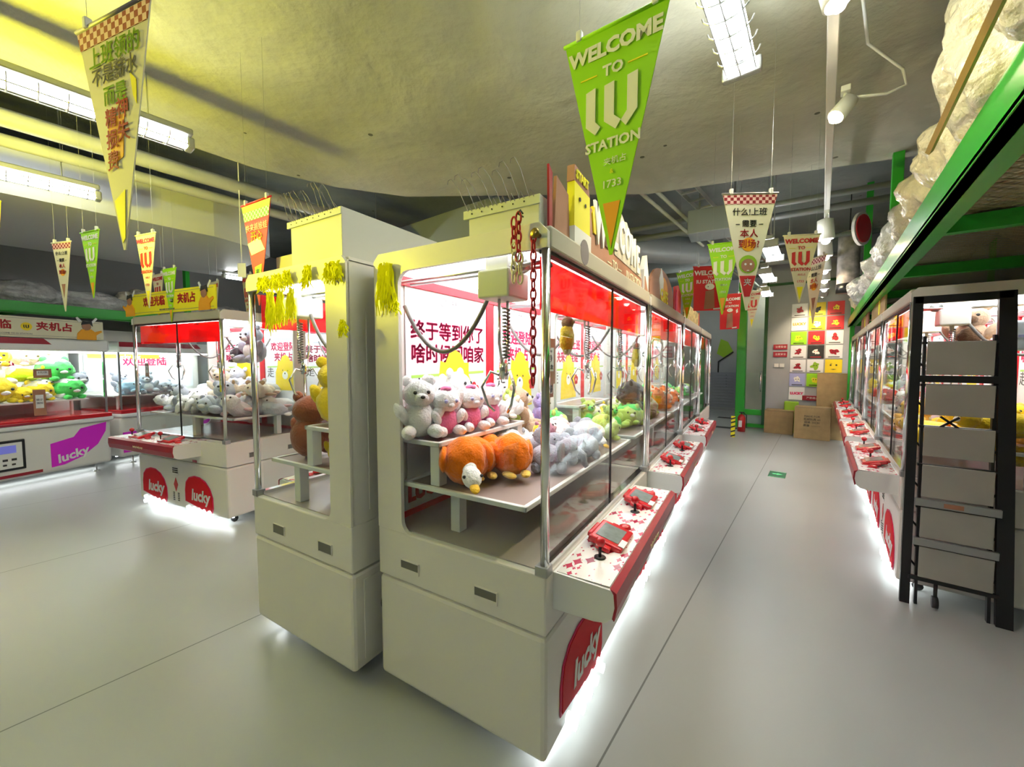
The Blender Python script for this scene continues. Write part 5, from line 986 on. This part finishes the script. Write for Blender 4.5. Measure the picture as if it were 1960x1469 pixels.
# signs on row R header
for i, (y0, y1, h) in enumerate(((4.35, 5.7, .27), (6.2, 7.4, .25))):
    t = thing('kraft_sign', ['plain tan board sign on the header of the second machine behind the ladder', 'reddish board sign on the header of the third machine behind the ladder'][i], 'sign', (1.2, y0, 1.965))
    link('board', MB().prism([(0, 0), (y1 - y0, 0), (y1 - y0, h * .7), ((y1 - y0) * .4, h), (0, h * .95)], .014, frame((0, 0, 0), (0, 1, 0), (0, 0, 1))).mesh('board', ['cardboard', 'kraft'][i]), t)
    link('printed_ring', MB().prism(circle(.5, h * .5, .08, 18), .003, frame((-.003, 0, 0), (0, 1, 0), (0, 0, 1))).mesh('printed_ring', 'pyel'), t)
# ---------------------------------------------------------------- poster wall and what stands before it
PC = [['paper', 'yellow', 'pred'], ['paper', 'pyel', 'pred'], ['pgreen', 'pred', 'paper'], ['paper', 'ink', 'paper'], ['paper', 'paper', 'yellow'], ['lav', 'pgreen', None], ['paper', None, None], ]
DESC = [['white square with a tiny red mark under the pennant tip', 'pale yellow square in the glare of the warm spotlight', 'red square with white clouds, topmost by the shelf'], ['white square with an orange LUCKY oval', 'yellow animal square with a checked foot', 'red square with a yellow robot head'], ['green square with a white centre', 'red square with a yellow flower', 'white square with dark red letters'],
        ['white square with a green curl', 'black square with a white cross-like figure', 'white square with a dark red splash'], ['white square with an olive ring', 'white square with stacked dark lines', 'plain yellow square with a frowning face'], ['lavender square with a white moon', 'lime square with a yellow crown', ''], ['white square with a crimson LUCKY word', '', '']]
for r_ in range(7):
    for c_ in range(3):
        if not PC[r_][c_]: continue
        x, z = .185 + c_ * .295, 2.72 - r_ * .293
        t = thing('wall_poster', DESC[r_][c_] + ' on the poster wall', 'poster', (x, 9.24, z - .135)); Fp = frame((.135, -.006, 0), (1, 0, 0), (0, 0, 1))
        link('print', MB().box(0, -.006, -.135, .27, .01, .135).mesh('print', PC[r_][c_]), t)
        rr = random.Random(r_ * 3 + c_); mt = {'paper': 'redtext', 'yellow': 'ink', 'pred': 'yellow', 'pyel': 'wtext', 'pgreen': 'pyel', 'ink': 'wtext', 'lav': 'wtext'}[PC[r_][c_]]
        if 'LUCKY' in DESC[r_][c_]: link('lettering', text_mesh('LUCKY', .07, 'pink' if r_ == 6 else 'orange', bold=.06), t, frame((.135, -.009, 0), (1, 0, 0), (0, 0, 1)))
        elif r_ == 4 and c_ == 2: link('drawn_face', MB().prism(circle(-.045, .02, .016, 10), .002).prism(circle(.045, .02, .016, 10), .002).prism([(-.05, .05), (-.02, .042), (-.02, .048), (-.05, .058)], .002).prism([(-.05, -.06), (.05, -.06), (.0, -.075)], .002).mesh('drawn_face', 'ink'), t, Fp)
        else:
            mt = {0: mt, 1: mt, 2: 'gtext', 3: 'dred', 4: 'greytext'}[rr.randint(0, 4)] if mt == 'redtext' else mt; sd = rr.random() * 50; rad = [.055 + .05 * noise.noise(Vector((cos(j * pi / 12) * 1.5, sin(j * pi / 12) * 1.5, sd))) for j in range(24)]
            link('drawn_figure', MB().prism([(rad[j] * cos(j * pi / 12), rad[j] * sin(j * pi / 12)) for j in range(24)], .002).mesh('drawn_figure', mt), t, Fp)
            link('drawn_detail', MB().prism(circle(-.02, .01, .01, 8), .002).prism(circle(.02, .01, .01, 8), .002).prism([(-.09, -.115), (.09, -.115), (.09, -.10), (-.09, -.10)], .002).mesh('drawn_detail', 'ink' if PC[r_][c_] != 'ink' else 'redtext'), t, frame((.135, -.0085, 0), (1, 0, 0), (0, 0, 1)))
for i, z in enumerate((1.82, 1.66)): 
    t = thing('notice_plate', ['upper dark red notice plate with a paw mark beside the glass partition', 'lower dark red notice plate beside the glass partition'][i], 'notice', (-.12, 9.24, z)); link('plate', MB().box(0, -.008, -.055, .25, .01, .055).mesh('plate', 'dred'), t); put_text('注意安全', .05, 'wtext', t, (.13, -.0095, 0))
for i, x in enumerate((-.10, .0)): thing('light_switch', ['white light switch nearer the glass partition', 'white light switch further from the glass partition'][i], 'switch', (x, 9.24, 1.42), 0, None, MB().box(0, -.012, -.04, .085, .01, .04, bev=.004).box(.025, -.016, -.02, .06, -.01, .02).mesh('light_switch', 'label'))
t = thing('red_wall_sign', 'dark red strip sign low on the wall above the cartons', 'sign', (.42, 9.24, .74)); link('plate', MB().box(0, -.01, -.05, .34, .01, .05).mesh('plate', 'dred'), t); put_text('严禁烟火', .05, 'wtext', t, (.17, -.0115, 0))
thing('green_plush_box', 'blurred green box behind the cartons under the poster wall', 'box', (.12, 9.05, 0), 0, None, MB().box(0, 0, 0, .25, .15, .66, bev=.02).mesh('green_plush_box', 'gtext'))
def carton(label, x, y, z, w, d, h, rz, marks=False):
    t = thing('carton', label, 'carton', (x, y, z), rz)
    link('box', MB().box(0, 0, 0, w, d, h, bev=.006).mesh('box', 'cardboard'), t); link('tape', MB().box(-.001, d * .45, h - .001, w + .001, d * .55, h + .001).mesh('tape', mat('parcel_tape', (.5, .38, .2), .3)), t)
    link('flap_seam', MB().box(.01, -.001, h - .01, w - .01, .001, h - .006).mesh('flap_seam', 'shadow'), t)
    if marks: [put_text(s, .05, 'ink', t, (w * .5, -.002, h * .72 - i * .06)) for i, s in enumerate(('MADE FOR', '毛绒玩具 60', '规格 20CM', '数量 ———'))]
carton('low wide cardboard carton beside the glass partition', -.20, 8.75, 0, .50, .45, .48, 0); carton('cardboard carton with black stencilled text, foremost by the poster wall', .33, 8.42, 0, .56, .4, .62, radians(-3), True)
carton('cardboard carton on the floor behind the stencilled one', .90, 8.62, 0, .24, .5, .68, 0); carton('tall pale carton leaning high behind the stencilled one', .66, 8.95, .0, .48, .25, 1.27, 0); 
# fire extinguisher, hazard strip, floor sign
t = thing('fire_extinguisher', 'red fire extinguisher standing at the foot of the green post', 'extinguisher', (-.60, 8.62, 0))
link('cylinder', MB().tube([(0, 0, 0), (0, 0, .30), (0, 0, .35), (0, 0, .37)], [.075, .075, .05, .02], 20).mesh('cylinder', 'extred', True), t); link('valve', MB().tube([(0, 0, .37), (0, 0, .42)], .018, 10).box(-.05, -.01, .40, .05, .01, .42).mesh('valve', 'dark'), t)
link('hose', MB().tube([(.03, 0, .40), (.09, 0, .36), (.095, 0, .15), (.09, 0, .08)], .01, 8).mesh('hose', 'dark', True), t); link('label', MB().box(-.045, -.0775, .10, .02, -.07, .24).mesh('label', 'label'), t)
t = thing('hazard_post', 'short black and yellow striped guard post in front of the extinguisher', 'post', (-.63, 7.78, 0)); link('core', MB().box(-.035, -.02, 0, .035, .02, .42).mesh('core', 'pyel'), t)
b = MB(); [b.prism([(-.036, z), (.036, z + .03), (.036, z + .06), (-.036, z + .03)], .043, frame((0, .0215, 0), (1, 0, 0), (0, 0, 1))) for z in (0.0, .09, .18, .27, .345)]; link('stripes', b.mesh('stripes', 'ink'), t)
t = thing('floor_exit_sign', 'dark green diamond-looking exit arrow sticker on the aisle floor', 'floor sticker', (.30, 5.17, 0), 0); link('sticker', MB().box(-.09, -.16, 0, .10, .16, .002).mesh('sticker', mat('sticker_green', (.02, .16, .08), .3)), t)
link('arrow', MB().prism([(-.05, -.02), (.0, -.02), (.0, -.06), (.06, .0), (0, .06), (0, .02), (-.05, .02)], .001, Matrix.Translation((0, .02, .002))).mesh('arrow', 'cyan'), t); link('frame_line', MB().box(-.08, -.15, .002, .09, -.14, .003).box(-.08, .14, .002, .09, .15, .003).mesh('frame_line', 'cyan'), t)
for i, (x, y) in enumerate(((-1.22, 10.7), (-.95, 8.95))): thing('floor_marking', ['far black floor marking beyond the green post', 'nearer black floor marking beside the hazard post'][i], 'floor marking', (x, y, 0), 0, None, MB().box(-.22, -.12, 0, .22, .12, .002).mesh('floor_marking', 'ink'))
t = thing('leaf_mural', 'green leaf drawing with black stalk on the far corridor wall', 'mural', (-1.85, 12.49, 0)); link('leaf', MB().prism([(0, 1.75), (.1, 2.2), (.3, 2.1), (.45, 1.8), (.2, 1.62)], .01, frame((0, 0, 0), (1, 0, 0), (0, 0, 1))).mesh('leaf', 'gtext'), t); link('stalk', MB().tube([(.45, -.01, 1.8), (.05, -.01, 1.5), (.05, -.01, 1.15), (.28, -.01, 1.15), (.28, -.01, .7)], .02, 6).mesh('stalk', 'ink'), t)
thing('roller_shutter', 'grey horizontal roller shutter at the end of the far corridor', 'shutter', (-2.4, 12.46, 0), 0, None, (lambda b: [b.box(0, 0, .1 + k * .09, 1.5, .02, .18 + k * .09) for k in range(12)] and b)(MB()).mesh('roller_shutter', 'wallgrey'))

t = thing('foil_pack', 'white and blue foil pack hung inside the glass behind the ladder', 'pack', on(MR[0], (1.42, .50, 1.66)), MR[0].rotation_euler.z + pi / 2)
link('pouch', MB().box(-.11, -.02, -.09, .11, .02, .09, bev=.015, seg=3).mesh('pouch', mat('foil_white', (.75, .82, .92), .25)), t); link('blue_print', MB().box(-.10, -.023, -.07, -.05, -.019, .07).box(.06, -.023, -.03, .10, -.019, .08).mesh('blue_print', mat('blue_ink', (.05, .2, .65), .4)), t); link('pink_print', MB().box(-.03, -.023, -.01, .05, -.019, .005).mesh('pink_print', 'lav'), t); link('hanger', MB().tube([(0, 0, .08), (0, 0, .26)], .003, 5).mesh('hanger', 'cable2'), t)
